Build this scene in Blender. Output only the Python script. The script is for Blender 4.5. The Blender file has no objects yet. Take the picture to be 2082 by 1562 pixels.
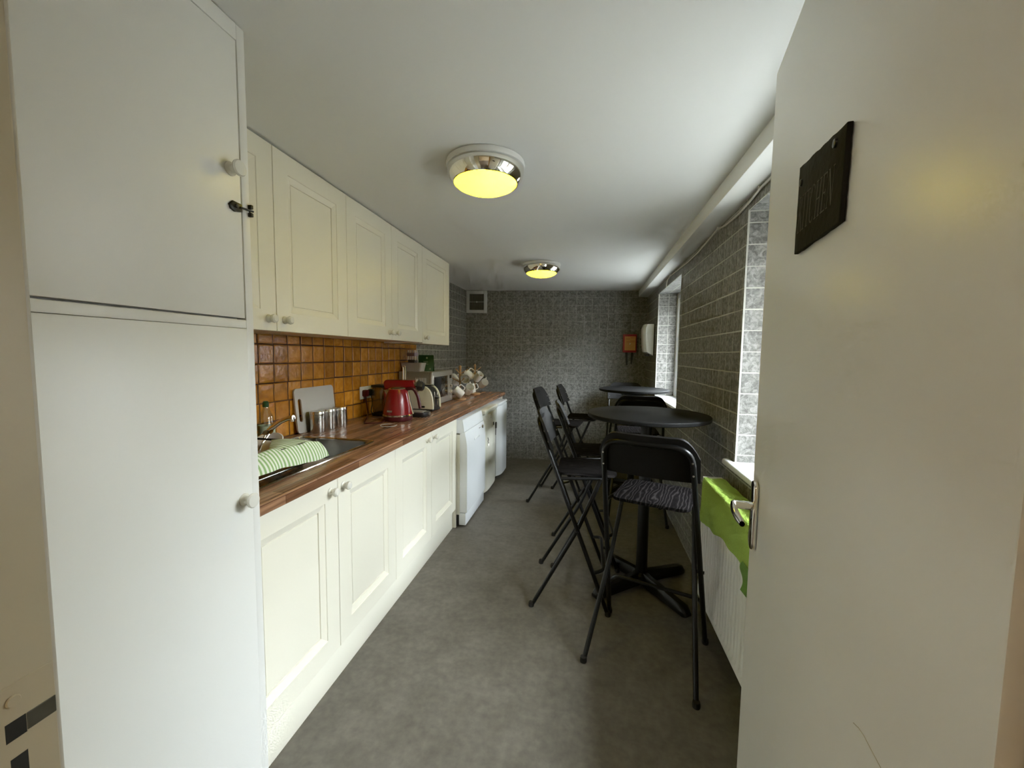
import bpy, bmesh, math, random
from mathutils import Matrix, Vector
random.seed(7)
PI = math.pi
sc = bpy.context.scene
COL = sc.collection

# ------------------------------------------------------------------ camera
H_CAM = 1.3675
F_PX = 821.78
cd = bpy.data.cameras.new('camera'); cam = bpy.data.objects.new('camera', cd); COL.objects.link(cam)
cd.sensor_fit = 'HORIZONTAL'; cd.sensor_width = 36.0; cd.lens = F_PX / 2082 * 36.0
cd.clip_start = 0.02; cd.clip_end = 200
RC = Matrix(((0.98395337, -0.02578198, 0.17655328), (0.17796148, 0.07046797, -0.98151107), (0.01286395, 0.9971808, 0.0739254)))
cam.matrix_world = Matrix.Translation((0, 0, H_CAM)) @ RC.to_4x4()
sc.camera = cam

# ------------------------------------------------------------------ sky, exposure
sc.view_settings.view_transform = 'Standard'; sc.view_settings.look = 'None'
sc.view_settings.gamma = 1.0; sc.view_settings.use_curve_mapping = False
sc.view_settings.exposure = 0.33
w = bpy.data.worlds.new('sky'); sc.world = w; w.use_nodes = True
# overcast sky: three times brighter overhead than at the horizon
_N, _L = w.node_tree.nodes, w.node_tree.links
bg = _N['Background']; bg.inputs[0].default_value = (0.92, 0.97, 1.0, 1)
SKY = 79.0
_tc = _N.new('ShaderNodeTexCoord'); _sp = _N.new('ShaderNodeSeparateXYZ'); _L.new(_tc.outputs['Generated'], _sp.inputs[0])
_mr = _N.new('ShaderNodeMapRange'); _mr.inputs['From Min'].default_value = 0; _mr.inputs['From Max'].default_value = 1
_mr.inputs['To Min'].default_value = SKY / 3; _mr.inputs['To Max'].default_value = SKY; _L.new(_sp.outputs['Z'], _mr.inputs['Value']); _L.new(_mr.outputs[0], bg.inputs[1])
# portals: guide the sky sampling through the two window openings
for (_y0, _y1, _z0, _z1) in ((0.98, 2.068, .863, 2.036), (3.435, 4.503, .948, 2.015)):
    _ld = bpy.data.lights.new('window_portal', 'AREA'); _ld.shape = 'RECTANGLE'; _ld.size = _z1 - _z0; _ld.size_y = _y1 - _y0; _ld.cycles.is_portal = True
    _lo = bpy.data.objects.new('window_portal', _ld); COL.objects.link(_lo); _lo.location = (1.045 + .0095 * _y0, (_y0 + _y1) / 2, (_z0 + _z1) / 2); _lo.rotation_euler = (0, PI / 2, 0)
sc.cycles.max_bounces = 5; sc.cycles.diffuse_bounces = 4; sc.cycles.glossy_bounces = 3; sc.cycles.transmission_bounces = 3; sc.cycles.transparent_max_bounces = 8
sc.cycles.caustics_reflective = False; sc.cycles.caustics_refractive = False
sc.cycles.use_light_tree = False; sc.cycles.use_adaptive_sampling = True; sc.cycles.adaptive_threshold = 0.12; sc.cycles.adaptive_min_samples = 16

# ------------------------------------------------------------------ materials
MAT = {}
def nodes(m): return m.node_tree.nodes, m.node_tree.links
def mat(name, col, rough=0.5, metal=0.0, noise=0.0, nscale=20.0, bump=0.0, bscale=60.0, spec=0.5, coat=0.0, ior=None):
    if name in MAT: return MAT[name]
    m = bpy.data.materials.new(name); m.use_nodes = True; N, L = nodes(m); b = N['Principled BSDF']
    b.inputs['Base Color'].default_value = (*col, 1); b.inputs['Roughness'].default_value = rough; b.inputs['Metallic'].default_value = metal
    b.inputs['Specular IOR Level'].default_value = spec; b.inputs['Coat Weight'].default_value = coat
    tc = N.new('ShaderNodeTexCoord')
    if noise:
        n = N.new('ShaderNodeTexNoise'); n.inputs['Scale'].default_value = nscale; n.inputs['Detail'].default_value = 2
        L.new(tc.outputs['Object'], n.inputs['Vector'])
        r = N.new('ShaderNodeMix'); r.data_type = 'RGBA'
        r.inputs[6].default_value = (*[c * (1 - noise) for c in col], 1); r.inputs[7].default_value = (*[min(1, c * (1 + noise)) for c in col], 1)
        L.new(n.outputs['Fac'], r.inputs[0]); L.new(r.outputs[2], b.inputs['Base Color'])
    if bump:
        n2 = N.new('ShaderNodeTexNoise'); n2.inputs['Scale'].default_value = bscale; n2.inputs['Detail'].default_value = 2
        L.new(tc.outputs['Object'], n2.inputs['Vector'])
        bp = N.new('ShaderNodeBump'); bp.inputs['Strength'].default_value = bump; bp.inputs['Distance'].default_value = 0.004
        L.new(n2.outputs['Fac'], bp.inputs['Height']); L.new(bp.outputs['Normal'], b.inputs['Normal'])
    MAT[name] = m; return m
def ramp(N, stops):
    r = N.new('ShaderNodeValToRGB'); e = r.color_ramp.elements
    while len(e) > 1: e.remove(e[-1])
    e[0].position = stops[0][0]; e[0].color = (*stops[0][1], 1)
    for p, c in stops[1:]:
        x = e.new(p); x.color = (*c, 1)
    return r
def emis(name, col, strength):
    m = bpy.data.materials.new(name); m.use_nodes = True; N, L = nodes(m); b = N['Principled BSDF']
    b.inputs['Base Color'].default_value = (.8, .78, .6, 1); b.inputs['Roughness'].default_value = .3
    b.inputs['Emission Color'].default_value = (*col, 1); b.inputs['Emission Strength'].default_value = strength
    MAT[name] = m; return m
def glassy(name, tint=(1, 1, 1), gloss=.08):
    m = bpy.data.materials.new(name); m.use_nodes = True; N, L = nodes(m); N.remove(N['Principled BSDF'])
    t = N.new('ShaderNodeBsdfTransparent'); t.inputs[0].default_value = (*tint, 1)
    g = N.new('ShaderNodeBsdfGlossy'); g.inputs['Roughness'].default_value = .03
    mx = N.new('ShaderNodeMixShader'); mx.inputs[0].default_value = gloss
    L.new(t.outputs[0], mx.inputs[1]); L.new(g.outputs[0], mx.inputs[2]); L.new(mx.outputs[0], N['Material Output'].inputs[0])
    MAT[name] = m; return m

M_CEIL = mat('ceiling_paint', (.80, .80, .77), .75, noise=.015, nscale=3, bump=.06, bscale=14)
M_WHITE = mat('white_gloss_paint', (.82, .82, .78), .38, noise=.02, nscale=4, bump=.04, bscale=25)
M_DOORP = mat('door_paint', (.82, .80, .76), .32, noise=.03, nscale=2.5, bump=.05, bscale=18)
M_CREAM = mat('cream_cabinet_paint', (.84, .81, .69), .35, noise=.01, nscale=6)
M_CARC = mat('carcass_white', (.75, .72, .60), .5, noise=.02, nscale=8)
M_BEIGE = mat('beige_jamb_paint', (.46, .40, .28), .45, noise=.05, nscale=6, bump=.1, bscale=20)
M_WARMSHADE = mat('warm_shade_jamb_paint', (.50, .27, .06), .9, noise=.05, nscale=8, bump=.1, bscale=60, spec=.02)  # jamb paint with warm bounced shade put into the colour
M_HALL = mat('hall_wall_paint', (.62, .53, .37), .7, noise=.03, nscale=5, bump=.1, bscale=60)
M_PLAST = mat('white_plastic', (.80, .80, .76), .3, noise=.01)
M_IVORY = mat('ivory_plastic', (.78, .77, .70), .25, noise=.01)
M_UPVC = mat('window_frame_white', (.88, .89, .90), .3, noise=.01)
M_APPL = mat('white_enamel', (.82, .85, .87), .22, noise=.01)
M_APPC = mat('cream_enamel', (.80, .79, .68), .28, noise=.01)
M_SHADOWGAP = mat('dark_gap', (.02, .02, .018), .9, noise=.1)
M_CHROME = mat('chrome', (.88, .86, .80), .06, 1.0, noise=.01)
M_STEEL = mat('brushed_steel', (.62, .60, .56), .24, 1.0, noise=.05, nscale=60)
M_SINK = mat('sink_steel', (.34, .33, .30), .22, 1.0, noise=.08, nscale=40)
M_IRON = mat('black_iron', (.012, .011, .010), .42, noise=.2, nscale=40)
M_BLKTUBE = mat('black_powder_coated_steel', (.005, .005, .005), .28, noise=.1, nscale=60, spec=.25)
M_BLKPL = mat('black_plastic', (.015, .015, .015), .35, noise=.1)
M_TABLE = mat('black_laminate', (.007, .007, .007), .58, noise=.1, nscale=80, spec=.15)
M_RUB = mat('black_rubber', (.01, .01, .01), .8, noise=.1)
M_RED = mat('red_enamel', (.24, .006, .008), .25, 0.0, noise=.04, nscale=30, coat=.15)
M_DKRED = mat('dark_red_plastic', (.07, .004, .006), .4, noise=.1)
M_SILV = mat('silver_plastic', (.42, .40, .36), .38, .55, noise=.02)
M_MWSIDE = mat('microwave_side_grey', (.30, .28, .23), .5, .2, noise=.03)
M_DGLASS = mat('dark_glass', (.012, .013, .014), .08, noise=.1)
M_TOAST = mat('cream_toaster', (.66, .62, .44), .25, noise=.02)
M_PINE = mat('pine_wood', (.50, .30, .14), .5, noise=.18, nscale=30)
M_MUG = mat('white_china', (.82, .80, .75), .2, noise=.01)
M_GREENPK = mat('green_packet', (.012, .07, .018), .35, noise=.15, nscale=10)
M_PALEPRT = mat('pale_green_print', (.55, .60, .42), .5, noise=.1)
M_TUB = mat('grey_white_tub', (.50, .47, .45), .4, noise=.02)
M_LILAC = mat('lilac_plastic', (.36, .28, .33), .4, noise=.05)
M_BOARD = mat('white_chopping_board', (.55, .53, .50), .5, noise=.02)
M_LIME = mat('lime_towel', (.34, .50, .085), .9, noise=.15, nscale=180, bump=.9, bscale=220)
M_SLATE = mat('slate_sign', (.020, .018, .015), .7, noise=.3, nscale=60, bump=.3, bscale=90, spec=.08)
M_ENGR = mat('engraved_letter_grey', (.12, .11, .095), .85, noise=.1, spec=.08)
M_BLKT = mat('fire_blanket_red', (.33, .015, .012), .4, noise=.05)
M_ORLAB = mat('orange_label', (.62, .30, .07), .5, noise=.12, nscale=12)
M_CABLEW = mat('pale_cable', (.66, .63, .56), .5, noise=.05)
M_GRILLE = mat('vent_dark_grille', (.10, .10, .095), .7, noise=.1)
M_VENTW = mat('vent_white', (.55, .55, .54), .45, noise=.02)
M_ADHES = mat('label_black_print', (.02, .02, .02), .7, noise=.1)
M_GROUT = mat('pale_grout', (.46, .45, .40), .9, noise=.1, nscale=50)
M_BGROUT = mat('grey_grout', (.29, .285, .26), .9, noise=.1, nscale=50)
M_OGROUT = mat('brown_grout', (.10, .040, .010), .85, noise=.3, nscale=30)
M_GLASS = glassy('window_glass', (.97, .99, 1), .05)
M_CLEAR = glassy('clear_plastic', (.88, .90, .86), .14)
M_GRNLIQ = mat('green_washing_up_liquid', (.015, .06, .02), .15, noise=.2)
M_TANK = glassy('smoked_tank_plastic', (.55, .50, .38), .12)
M_LAMP = emis('lamp_diffuser', (1.0, .76, .013), 11.0)
M_HFILL = emis('hall_fill_diffuser', (1.0, .80, .56), 30.0)
M_CONC = mat('bounce_paving', (.15, .15, .145), .9, noise=.2, nscale=4)
M_CARPET = mat('hall_carpet', (.16, .13, .10), .95, noise=.3, nscale=120)
M_SKIRT = mat('screw_metal', (.35, .33, .30), .35, .9, noise=.1)

def m_floor():
    m = bpy.data.materials.new('grey_concrete_vinyl'); m.use_nodes = True; N, L = nodes(m); b = N['Principled BSDF']
    tc = N.new('ShaderNodeTexCoord')
    n1 = N.new('ShaderNodeTexNoise'); n1.inputs['Scale'].default_value = 7.5; n1.inputs['Detail'].default_value = 6; n1.inputs['Roughness'].default_value = .68
    n2 = N.new('ShaderNodeTexNoise'); n2.inputs['Scale'].default_value = 34; n2.inputs['Detail'].default_value = 5
    L.new(tc.outputs['Object'], n1.inputs['Vector']); L.new(tc.outputs['Object'], n2.inputs['Vector'])
    r1 = ramp(N, [(.25, (.098, .088, .072)), (.5, (.132, .120, .100)), (.75, (.168, .154, .130))])
    L.new(n1.outputs['Fac'], r1.inputs[0])
    mx = N.new('ShaderNodeMix'); mx.data_type = 'RGBA'; mx.blend_type = 'OVERLAY'; mx.inputs[0].default_value = .35
    L.new(r1.outputs[0], mx.inputs[6]); L.new(n2.outputs['Fac'], mx.inputs[7]); L.new(mx.outputs[2], b.inputs['Base Color'])
    b.inputs['Roughness'].default_value = .52; b.inputs['Specular IOR Level'].default_value = .35
    bp = N.new('ShaderNodeBump'); bp.inputs['Strength'].default_value = .08; bp.inputs['Distance'].default_value = .002
    L.new(n2.outputs['Fac'], bp.inputs['Height']); L.new(bp.outputs['Normal'], b.inputs['Normal'])
    return m
M_FLOOR = m_floor()
def m_wood():
    m = bpy.data.materials.new('walnut_block_laminate'); m.use_nodes = True; N, L = nodes(m); b = N['Principled BSDF']
    tc = N.new('ShaderNodeTexCoord'); sp = N.new('ShaderNodeSeparateXYZ'); L.new(tc.outputs['Object'], sp.inputs[0])
    ad = N.new('ShaderNodeMath'); ad.operation = 'ADD'; L.new(sp.outputs[0], ad.inputs[0]); L.new(sp.outputs[2], ad.inputs[1])
    cb = N.new('ShaderNodeCombineXYZ'); L.new(sp.outputs[1], cb.inputs[0]); L.new(ad.outputs[0], cb.inputs[1])
    bt = N.new('ShaderNodeTexBrick'); L.new(cb.outputs[0], bt.inputs['Vector'])
    bt.inputs['Color1'].default_value = (.21, .105, .055, 1); bt.inputs['Color2'].default_value = (.38, .215, .125, 1); bt.inputs['Mortar'].default_value = (.09, .036, .016, 1)
    bt.inputs['Scale'].default_value = 1; bt.inputs['Mortar Size'].default_value = .0009; bt.inputs['Brick Width'].default_value = .43; bt.inputs['Row Height'].default_value = .042
    bt.offset = .37; bt.inputs['Bias'].default_value = -.1
    mp = N.new('ShaderNodeMapping'); mp.inputs['Scale'].default_value = (60, 3.5, 60); L.new(tc.outputs['Object'], mp.inputs[0])
    n = N.new('ShaderNodeTexNoise'); n.inputs['Scale'].default_value = 1.5; n.inputs['Detail'].default_value = 5; L.new(mp.outputs[0], n.inputs['Vector'])
    r = ramp(N, [(.3, (.45, .40, .36)), (.7, (1.25, 1.2, 1.15))]); L.new(n.outputs['Fac'], r.inputs[0])
    mx = N.new('ShaderNodeMix'); mx.data_type = 'RGBA'; mx.blend_type = 'MULTIPLY'; mx.inputs[0].default_value = .8
    L.new(bt.outputs['Color'], mx.inputs[6]); L.new(r.outputs[0], mx.inputs[7]); L.new(mx.outputs[2], b.inputs['Base Color'])
    b.inputs['Roughness'].default_value = .27
    return m
M_WOOD = m_wood()
def m_stone(name, lo, mid, hi, rough=.55):
    m = bpy.data.materials.new(name); m.use_nodes = True; N, L = nodes(m); b = N['Principled BSDF']
    ge = N.new('ShaderNodeNewGeometry')
    n = N.new('ShaderNodeTexNoise'); n.inputs['Scale'].default_value = 40; n.inputs['Detail'].default_value = 5; n.inputs['Roughness'].default_value = .72
    n.inputs['Distortion'].default_value = .8
    L.new(ge.outputs['Position'], n.inputs['Vector'])
    r = ramp(N, [(.38, lo), (.5, mid), (.62, hi)]); L.new(n.outputs['Fac'], r.inputs[0]); L.new(r.outputs[0], b.inputs['Base Color'])
    b.inputs['Roughness'].default_value = rough; b.inputs['Specular IOR Level'].default_value = .3
    return m
M_STONE = m_stone('mottled_grey_stone_tile', (.105, .102, .093), (.185, .181, .168), (.285, .28, .262))
def m_orange():
    m = bpy.data.materials.new('glazed_orange_tile'); m.use_nodes = True; N, L = nodes(m); b = N['Principled BSDF']
    tc = N.new('ShaderNodeTexCoord'); oi = N.new('ShaderNodeObjectInfo')
    ad = N.new('ShaderNodeVectorMath'); ad.operation = 'MULTIPLY_ADD'
    L.new(oi.outputs['Random'], ad.inputs[0]); ad.inputs[1].default_value = (9, 5, 7); L.new(tc.outputs['Object'], ad.inputs[2])
    n = N.new('ShaderNodeTexNoise'); n.inputs['Scale'].default_value = 2.2; n.inputs['Detail'].default_value = 5; L.new(ad.outputs[0], n.inputs['Vector'])
    r = ramp(N, [(.25, (.46, .175, .016)), (.5, (.60, .255, .026)), (.75, (.70, .33, .045))]); L.new(n.outputs['Fac'], r.inputs[0])
    r2 = ramp(N, [(0, (.75, .72, .7)), (1, (1.1, 1.1, 1.1))]); L.new(oi.outputs['Random'], r2.inputs[0])
    mx = N.new('ShaderNodeMix'); mx.data_type = 'RGBA'; mx.blend_type = 'MULTIPLY'; mx.inputs[0].default_value = 1
    L.new(r.outputs[0], mx.inputs[6]); L.new(r2.outputs[0], mx.inputs[7]); L.new(mx.outputs[2], b.inputs['Base Color'])
    b.inputs['Roughness'].default_value = .16
    n2 = N.new('ShaderNodeTexNoise'); n2.inputs['Scale'].default_value = 5; n2.inputs['Detail'].default_value = 3; L.new(ad.outputs[0], n2.inputs['Vector'])
    bp = N.new('ShaderNodeBump'); bp.inputs['Strength'].default_value = .45; bp.inputs['Distance'].default_value = .004
    L.new(n2.outputs['Fac'], bp.inputs['Height']); L.new(bp.outputs['Normal'], b.inputs['Normal'])
    return m
M_ORANGE = m_orange()
def m_stripes():
    m = bpy.data.materials.new('green_striped_cotton'); m.use_nodes = True; N, L = nodes(m); b = N['Principled BSDF']
    tc = N.new('ShaderNodeTexCoord')
    wv = N.new('ShaderNodeTexWave'); wv.wave_type = 'BANDS'; wv.bands_direction = 'Y'; wv.inputs['Scale'].default_value = 19; wv.inputs['Distortion'].default_value = .9
    wv.inputs['Detail'].default_value = 1.0; wv.inputs['Detail Scale'].default_value = .5
    L.new(tc.outputs['Object'], wv.inputs['Vector'])
    r = ramp(N, [(.36, (.30, .46, .20)), (.5, (.55, .66, .42)), (.6, (.80, .84, .74))]); L.new(wv.outputs['Fac'], r.inputs[0]); L.new(r.outputs[0], b.inputs['Base Color'])
    b.inputs['Roughness'].default_value = .9
    return m
M_STRIPE = m_stripes()
def m_seat():
    m = bpy.data.materials.new('black_brown_grained_wood'); m.use_nodes = True; N, L = nodes(m); b = N['Principled BSDF']
    tc = N.new('ShaderNodeTexCoord'); mp = N.new('ShaderNodeMapping'); mp.inputs['Scale'].default_value = (1, .28, 1); L.new(tc.outputs['Object'], mp.inputs[0])
    wv = N.new('ShaderNodeTexWave'); wv.inputs['Scale'].default_value = 20; wv.inputs['Distortion'].default_value = 15; wv.inputs['Detail'].default_value = 2; wv.inputs['Detail Scale'].default_value = .9
    L.new(mp.outputs[0], wv.inputs['Vector'])
    r = ramp(N, [(.0, (.005, .0045, .0045)), (.82, (.009, .008, .008)), (.97, (.021, .019, .0185))]); L.new(wv.outputs['Fac'], r.inputs[0]); L.new(r.outputs[0], b.inputs['Base Color'])
    b.inputs['Roughness'].default_value = .62; b.inputs['Specular IOR Level'].default_value = 0.0
    return m
M_SEAT = m_seat()

# ------------------------------------------------------------------ geometry helpers
def BM(): return bmesh.new()
def box(bm, a, b, bev=0.0, seg=2):
    t = bmesh.new()
    xs = [bmesh.ops.create_cube(t, size=1.0)]
    d = Vector(b) - Vector(a); c = (Vector(a) + Vector(b)) / 2
    bmesh.ops.scale(t, vec=(abs(d.x), abs(d.y), abs(d.z)), verts=t.verts); bmesh.ops.translate(t, vec=c, verts=t.verts)
    if bev > 0: bmesh.ops.bevel(t, geom=t.edges[:], offset=bev, segments=seg, profile=.5, affect='EDGES')
    join(bm, t); return bm
def join(bm, t, M=None):
    if M is not None: bmesh.ops.transform(t, matrix=M, verts=t.verts)
    me = bpy.data.meshes.new('tmp'); t.to_mesh(me); t.free(); bm.from_mesh(me); bpy.data.meshes.remove(me)
def lathe(bm, prof, seg=32, M=None, cap0=True, cap1=True):
    t = bmesh.new(); rings = []
    for r, z in prof:
        rings.append([t.verts.new((r * math.cos(2 * PI * i / seg), r * math.sin(2 * PI * i / seg), z)) for i in range(seg)])
    for k in range(len(rings) - 1):
        for i in range(seg):
            j = (i + 1) % seg
            t.faces.new((rings[k][i], rings[k][j], rings[k + 1][j], rings[k + 1][i]))
    if cap0 and prof[0][0] > 1e-5: t.faces.new(rings[0][::-1])
    if cap1 and prof[-1][0] > 1e-5: t.faces.new(rings[-1])
    bmesh.ops.remove_doubles(t, verts=t.verts, dist=1e-6)
    bmesh.ops.recalc_face_normals(t, faces=t.faces)
    join(bm, t, M); return bm
def tube(bm, pts, r, seg=10, closed=False, rs=None):
    t = bmesh.new(); P = [Vector(p) for p in pts]; n = len(P); rings = []
    up = None
    for i in range(n):
        if closed: d = (P[(i + 1) % n] - P[i - 1]).normalized()
        else: d = (P[min(i + 1, n - 1)] - P[max(i - 1, 0)]).normalized()
        if up is None:
            up = Vector((0, 0, 1)) if abs(d.z) < .9 else Vector((1, 0, 0))
        x = d.cross(up).normalized(); y = x.cross(d).normalized(); up = y
        rr = rs[i] if rs else r
        rings.append([t.verts.new(P[i] + rr * (x * math.cos(2 * PI * k / seg) + y * math.sin(2 * PI * k / seg))) for k in range(seg)])
    m = n if closed else n - 1
    for i in range(m):
        a, b = rings[i], rings[(i + 1) % n]
        for k in range(seg):
            j = (k + 1) % seg; t.faces.new((a[k], a[j], b[j], b[k]))
    if not closed: t.faces.new(rings[0]); t.faces.new(rings[-1][::-1])
    bmesh.ops.recalc_face_normals(t, faces=t.faces)
    join(bm, t); return bm
def bend(pts, r, n=5):
    """polyline with rounded corners"""
    P = [Vector(p) for p in pts]; out = [P[0]]
    for i in range(1, len(P) - 1):
        a = (P[i - 1] - P[i]); b = (P[i + 1] - P[i]); rr = min(r, a.length * .45, b.length * .45)
        p0 = P[i] + a.normalized() * rr; p2 = P[i] + b.normalized() * rr
        for k in range(n + 1):
            s = k / n; out.append((1 - s) ** 2 * p0 + 2 * s * (1 - s) * P[i] + s * s * p2)
    out.append(P[-1]); return out
def prism(bm, outline, z0, z1, M=None, bev=0.0):
    t = bmesh.new()
    a = [t.verts.new((x, y, z0)) for x, y in outline]; b = [t.verts.new((x, y, z1)) for x, y in outline]; n = len(a)
    t.faces.new(a[::-1]); t.faces.new(b)
    for i in range(n): t.faces.new((a[i], a[(i + 1) % n], b[(i + 1) % n], b[i]))
    bmesh.ops.recalc_face_normals(t, faces=t.faces)
    if bev > 0:
        es = [e for e in t.edges if len(e.link_faces) == 2 and any(len(f.verts) > 4 or n == 4 for f in e.link_faces) and abs(e.verts[0].co.z - e.verts[1].co.z) < 1e-6]
        bmesh.ops.bevel(t, geom=es, offset=bev, segments=2, profile=.5, affect='EDGES')
    join(bm, t, M); return bm
def rrect(x0, y0, x1, y1, r, n=6):
    o = []
    for cx, cy, a0 in ((x1 - r, y1 - r, 0), (x0 + r, y1 - r, 90), (x0 + r, y0 + r, 180), (x1 - r, y0 + r, 270)):
        for k in range(n + 1):
            a = math.radians(a0 + 90 * k / n); o.append((cx + r * math.cos(a), cy + r * math.sin(a)))
    return o
def grid(bm, fn, nu, nv, thick=0.0):
    t = bmesh.new(); V = [[t.verts.new(fn(i / nu, j / nv)) for j in range(nv + 1)] for i in range(nu + 1)]
    for i in range(nu):
        for j in range(nv): t.faces.new((V[i][j], V[i + 1][j], V[i + 1][j + 1], V[i][j + 1]))
    bmesh.ops.recalc_face_normals(t, faces=t.faces)
    if thick: bmesh.ops.solidify(t, geom=t.faces[:], thickness=thick)
    join(bm, t); return bm
def wmat(o):
    m = Matrix.Identity(4)
    while o is not None:
        m = o.matrix_basis @ m; o = o.parent
    return m
def obj(name, bm, m, parent=None, world=False, M=None, sharp=32, smooth=True):
    """link bm as one mesh object; world=True: bm is in world coordinates"""
    if M is not None: bmesh.ops.transform(bm, matrix=M, verts=bm.verts)
    if world and parent is not None: bmesh.ops.transform(bm, matrix=wmat(parent).inverted(), verts=bm.verts)
    me = bpy.data.meshes.new(name); bm.to_mesh(me); bm.free()
    if m is not None: me.materials.append(m)
    if smooth:
        me.shade_smooth(); me.set_sharp_from_angle(angle=math.radians(sharp))
    o = bpy.data.objects.new(name, me); COL.objects.link(o)
    if parent is not None: o.parent = parent
    return o
def tag(o, label, cat=None, group=None, kind=None):
    if label: o['label'] = label
    if cat: o['category'] = cat
    if group: o['group'] = group
    if kind: o['kind'] = kind
    return o
def thing(name, label, cat, loc=(0, 0, 0), rz=0.0, group=None, kind=None):
    o = bpy.data.objects.new(name, None); COL.objects.link(o); o.empty_display_size = .05
    o.location = loc; o.rotation_euler = (0, 0, rz); tag(o, label, cat, group, kind); return o
def struct(name, bm, m, label, parent=None, M=None, **k):
    o = obj(name, bm, m, parent, M=M, **k)
    if parent is None: tag(o, label, kind='structure')
    return o
def copy_tree(o, parent=None):
    c = o.copy(); COL.objects.link(c); c.parent = parent
    for ch in list(o.children): copy_tree(ch, c)
    return c
def RZ(a): return Matrix.Rotation(a, 4, 'Z')
def T(x, y, z): return Matrix.Translation((x, y, z))
RX90 = Matrix.Rotation(PI / 2, 4, 'X')

# ------------------------------------------------------------------ room shell
ZC = 2.175                       # ceiling height
MR = T(.70, 0, 0) @ RZ(-.0095)   # right wall frame: local x depth into wall, y along wall
ML = T(-1.6226, 0, 0) @ RZ(-.0188)   # left wall frame: local x = 0 on the wall face
MBK = T(-1.527, 5.085, 0) @ RZ(math.atan(.098))  # back wall frame: x along, y into wall
struct('floor', box(BM(), (-1.75, .16, -.06), (1.05, 5.6, 0)), M_FLOOR, 'grey concrete-look vinyl floor of the kitchen', smooth=False)
struct('ceiling', box(BM(), (-1.75, .16, ZC), (1.05, 5.6, ZC + .12)), M_CEIL, 'white painted low kitchen ceiling', smooth=False)
WL = struct('wall_left', box(BM(), (-.15, .16, 0), (0, 5.25, ZC)), M_OGROUT, 'left wall behind the kitchen units', M=ML, smooth=False)
WB = struct('wall_back', box(BM(), (-.15, 0, 0), (2.55, .15, ZC)), M_BGROUT, 'far end wall covered in grey stone tiles', M=MBK, smooth=False)
W1 = (0.98, 2.068, .863, 2.036); W2 = (3.435, 4.503, .948, 2.015)     # y0,y1,z0,z1
REC = .185
bm = BM()
TW = .34
def wbox(y0, y1, z0, z1): box(bm, (0, y0, z0), (TW, y1, z1))
wbox(.16, W1[0], 0, ZC); wbox(W1[0], W1[1], 0, W1[2]); wbox(W1[0], W1[1], W1[3], ZC); wbox(W1[1], W2[0], 0, ZC)
wbox(W2[0], W2[1], 0, W2[2]); wbox(W2[0], W2[1], W2[3], ZC); wbox(W2[1], 5.6, 0, ZC)
bmesh.ops.remove_doubles(bm, verts=bm.verts, dist=1e-5)
WR = struct('wall_right', bm, M_GROUT, 'window wall covered in grey stone tiles', M=MR, smooth=False)
struct('trim_1', box(BM(), (-.115, .34, 2.095), (0, 5.6, ZC), .004), M_CEIL, 'white boxed-in beam along the top of the window wall', M=MR)

# tiles --------------------------------------------------------------
def tile_mesh(name, m, size, th, bev, wob=0.0, n=1):
    """tile standing in local xz, facing -y, lower-left corner at the origin; size 1 so that scale is its size"""
    t = bmesh.new(); V = []
    for i in range(n + 1):
        row = []
        for j in range(n + 1):
            e = (i in (0, n)) or (j in (0, n))
            row.append(t.verts.new((bev + (1 - 2 * bev) * i / n + (random.uniform(-wob, wob) * .6), -1 - random.uniform(-wob, wob) * 8 + (0 if not e else .15), bev + (1 - 2 * bev) * j / n + random.uniform(-wob, wob) * .6)))
        V.append(row)
    for i in range(n):
        for j in range(n): t.faces.new((V[i][j], V[i + 1][j], V[i + 1][j + 1], V[i][j + 1]))
    ring = [V[i][0] for i in range(n + 1)] + [V[n][j] for j in range(1, n + 1)] + [V[i][n] for i in range(n - 1, -1, -1)] + [V[0][j] for j in range(n - 1, 0, -1)]
    base = []
    for v in ring:
        x, z = v.co.x, v.co.z
        def out(c): return 0 if c < bev * 2.2 and c < .3 else (1 if c > 1 - bev * 2.2 and c > .7 else c)
        base.append(t.verts.new((out(x), 0, out(z))))
    k = len(ring)
    for i in range(k): t.faces.new((ring[i], base[i], base[(i + 1) % k], ring[(i + 1) % k]))
    bmesh.ops.recalc_face_normals(t, faces=t.faces)
    me = bpy.data.meshes.new(name); t.to_mesh(me); t.free(); me.materials.append(m)
    if n > 1: me.shade_smooth(); me.set_sharp_from_angle(angle=math.radians(40))
    return me
STILE = [tile_mesh('stone_tile', M_STONE, .1, .004, .02) for _ in range(1)]
OTILE = [tile_mesh('glazed_tile', M_ORANGE, .1, .006, .05, .018, 3) for _ in range(6)]
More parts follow.
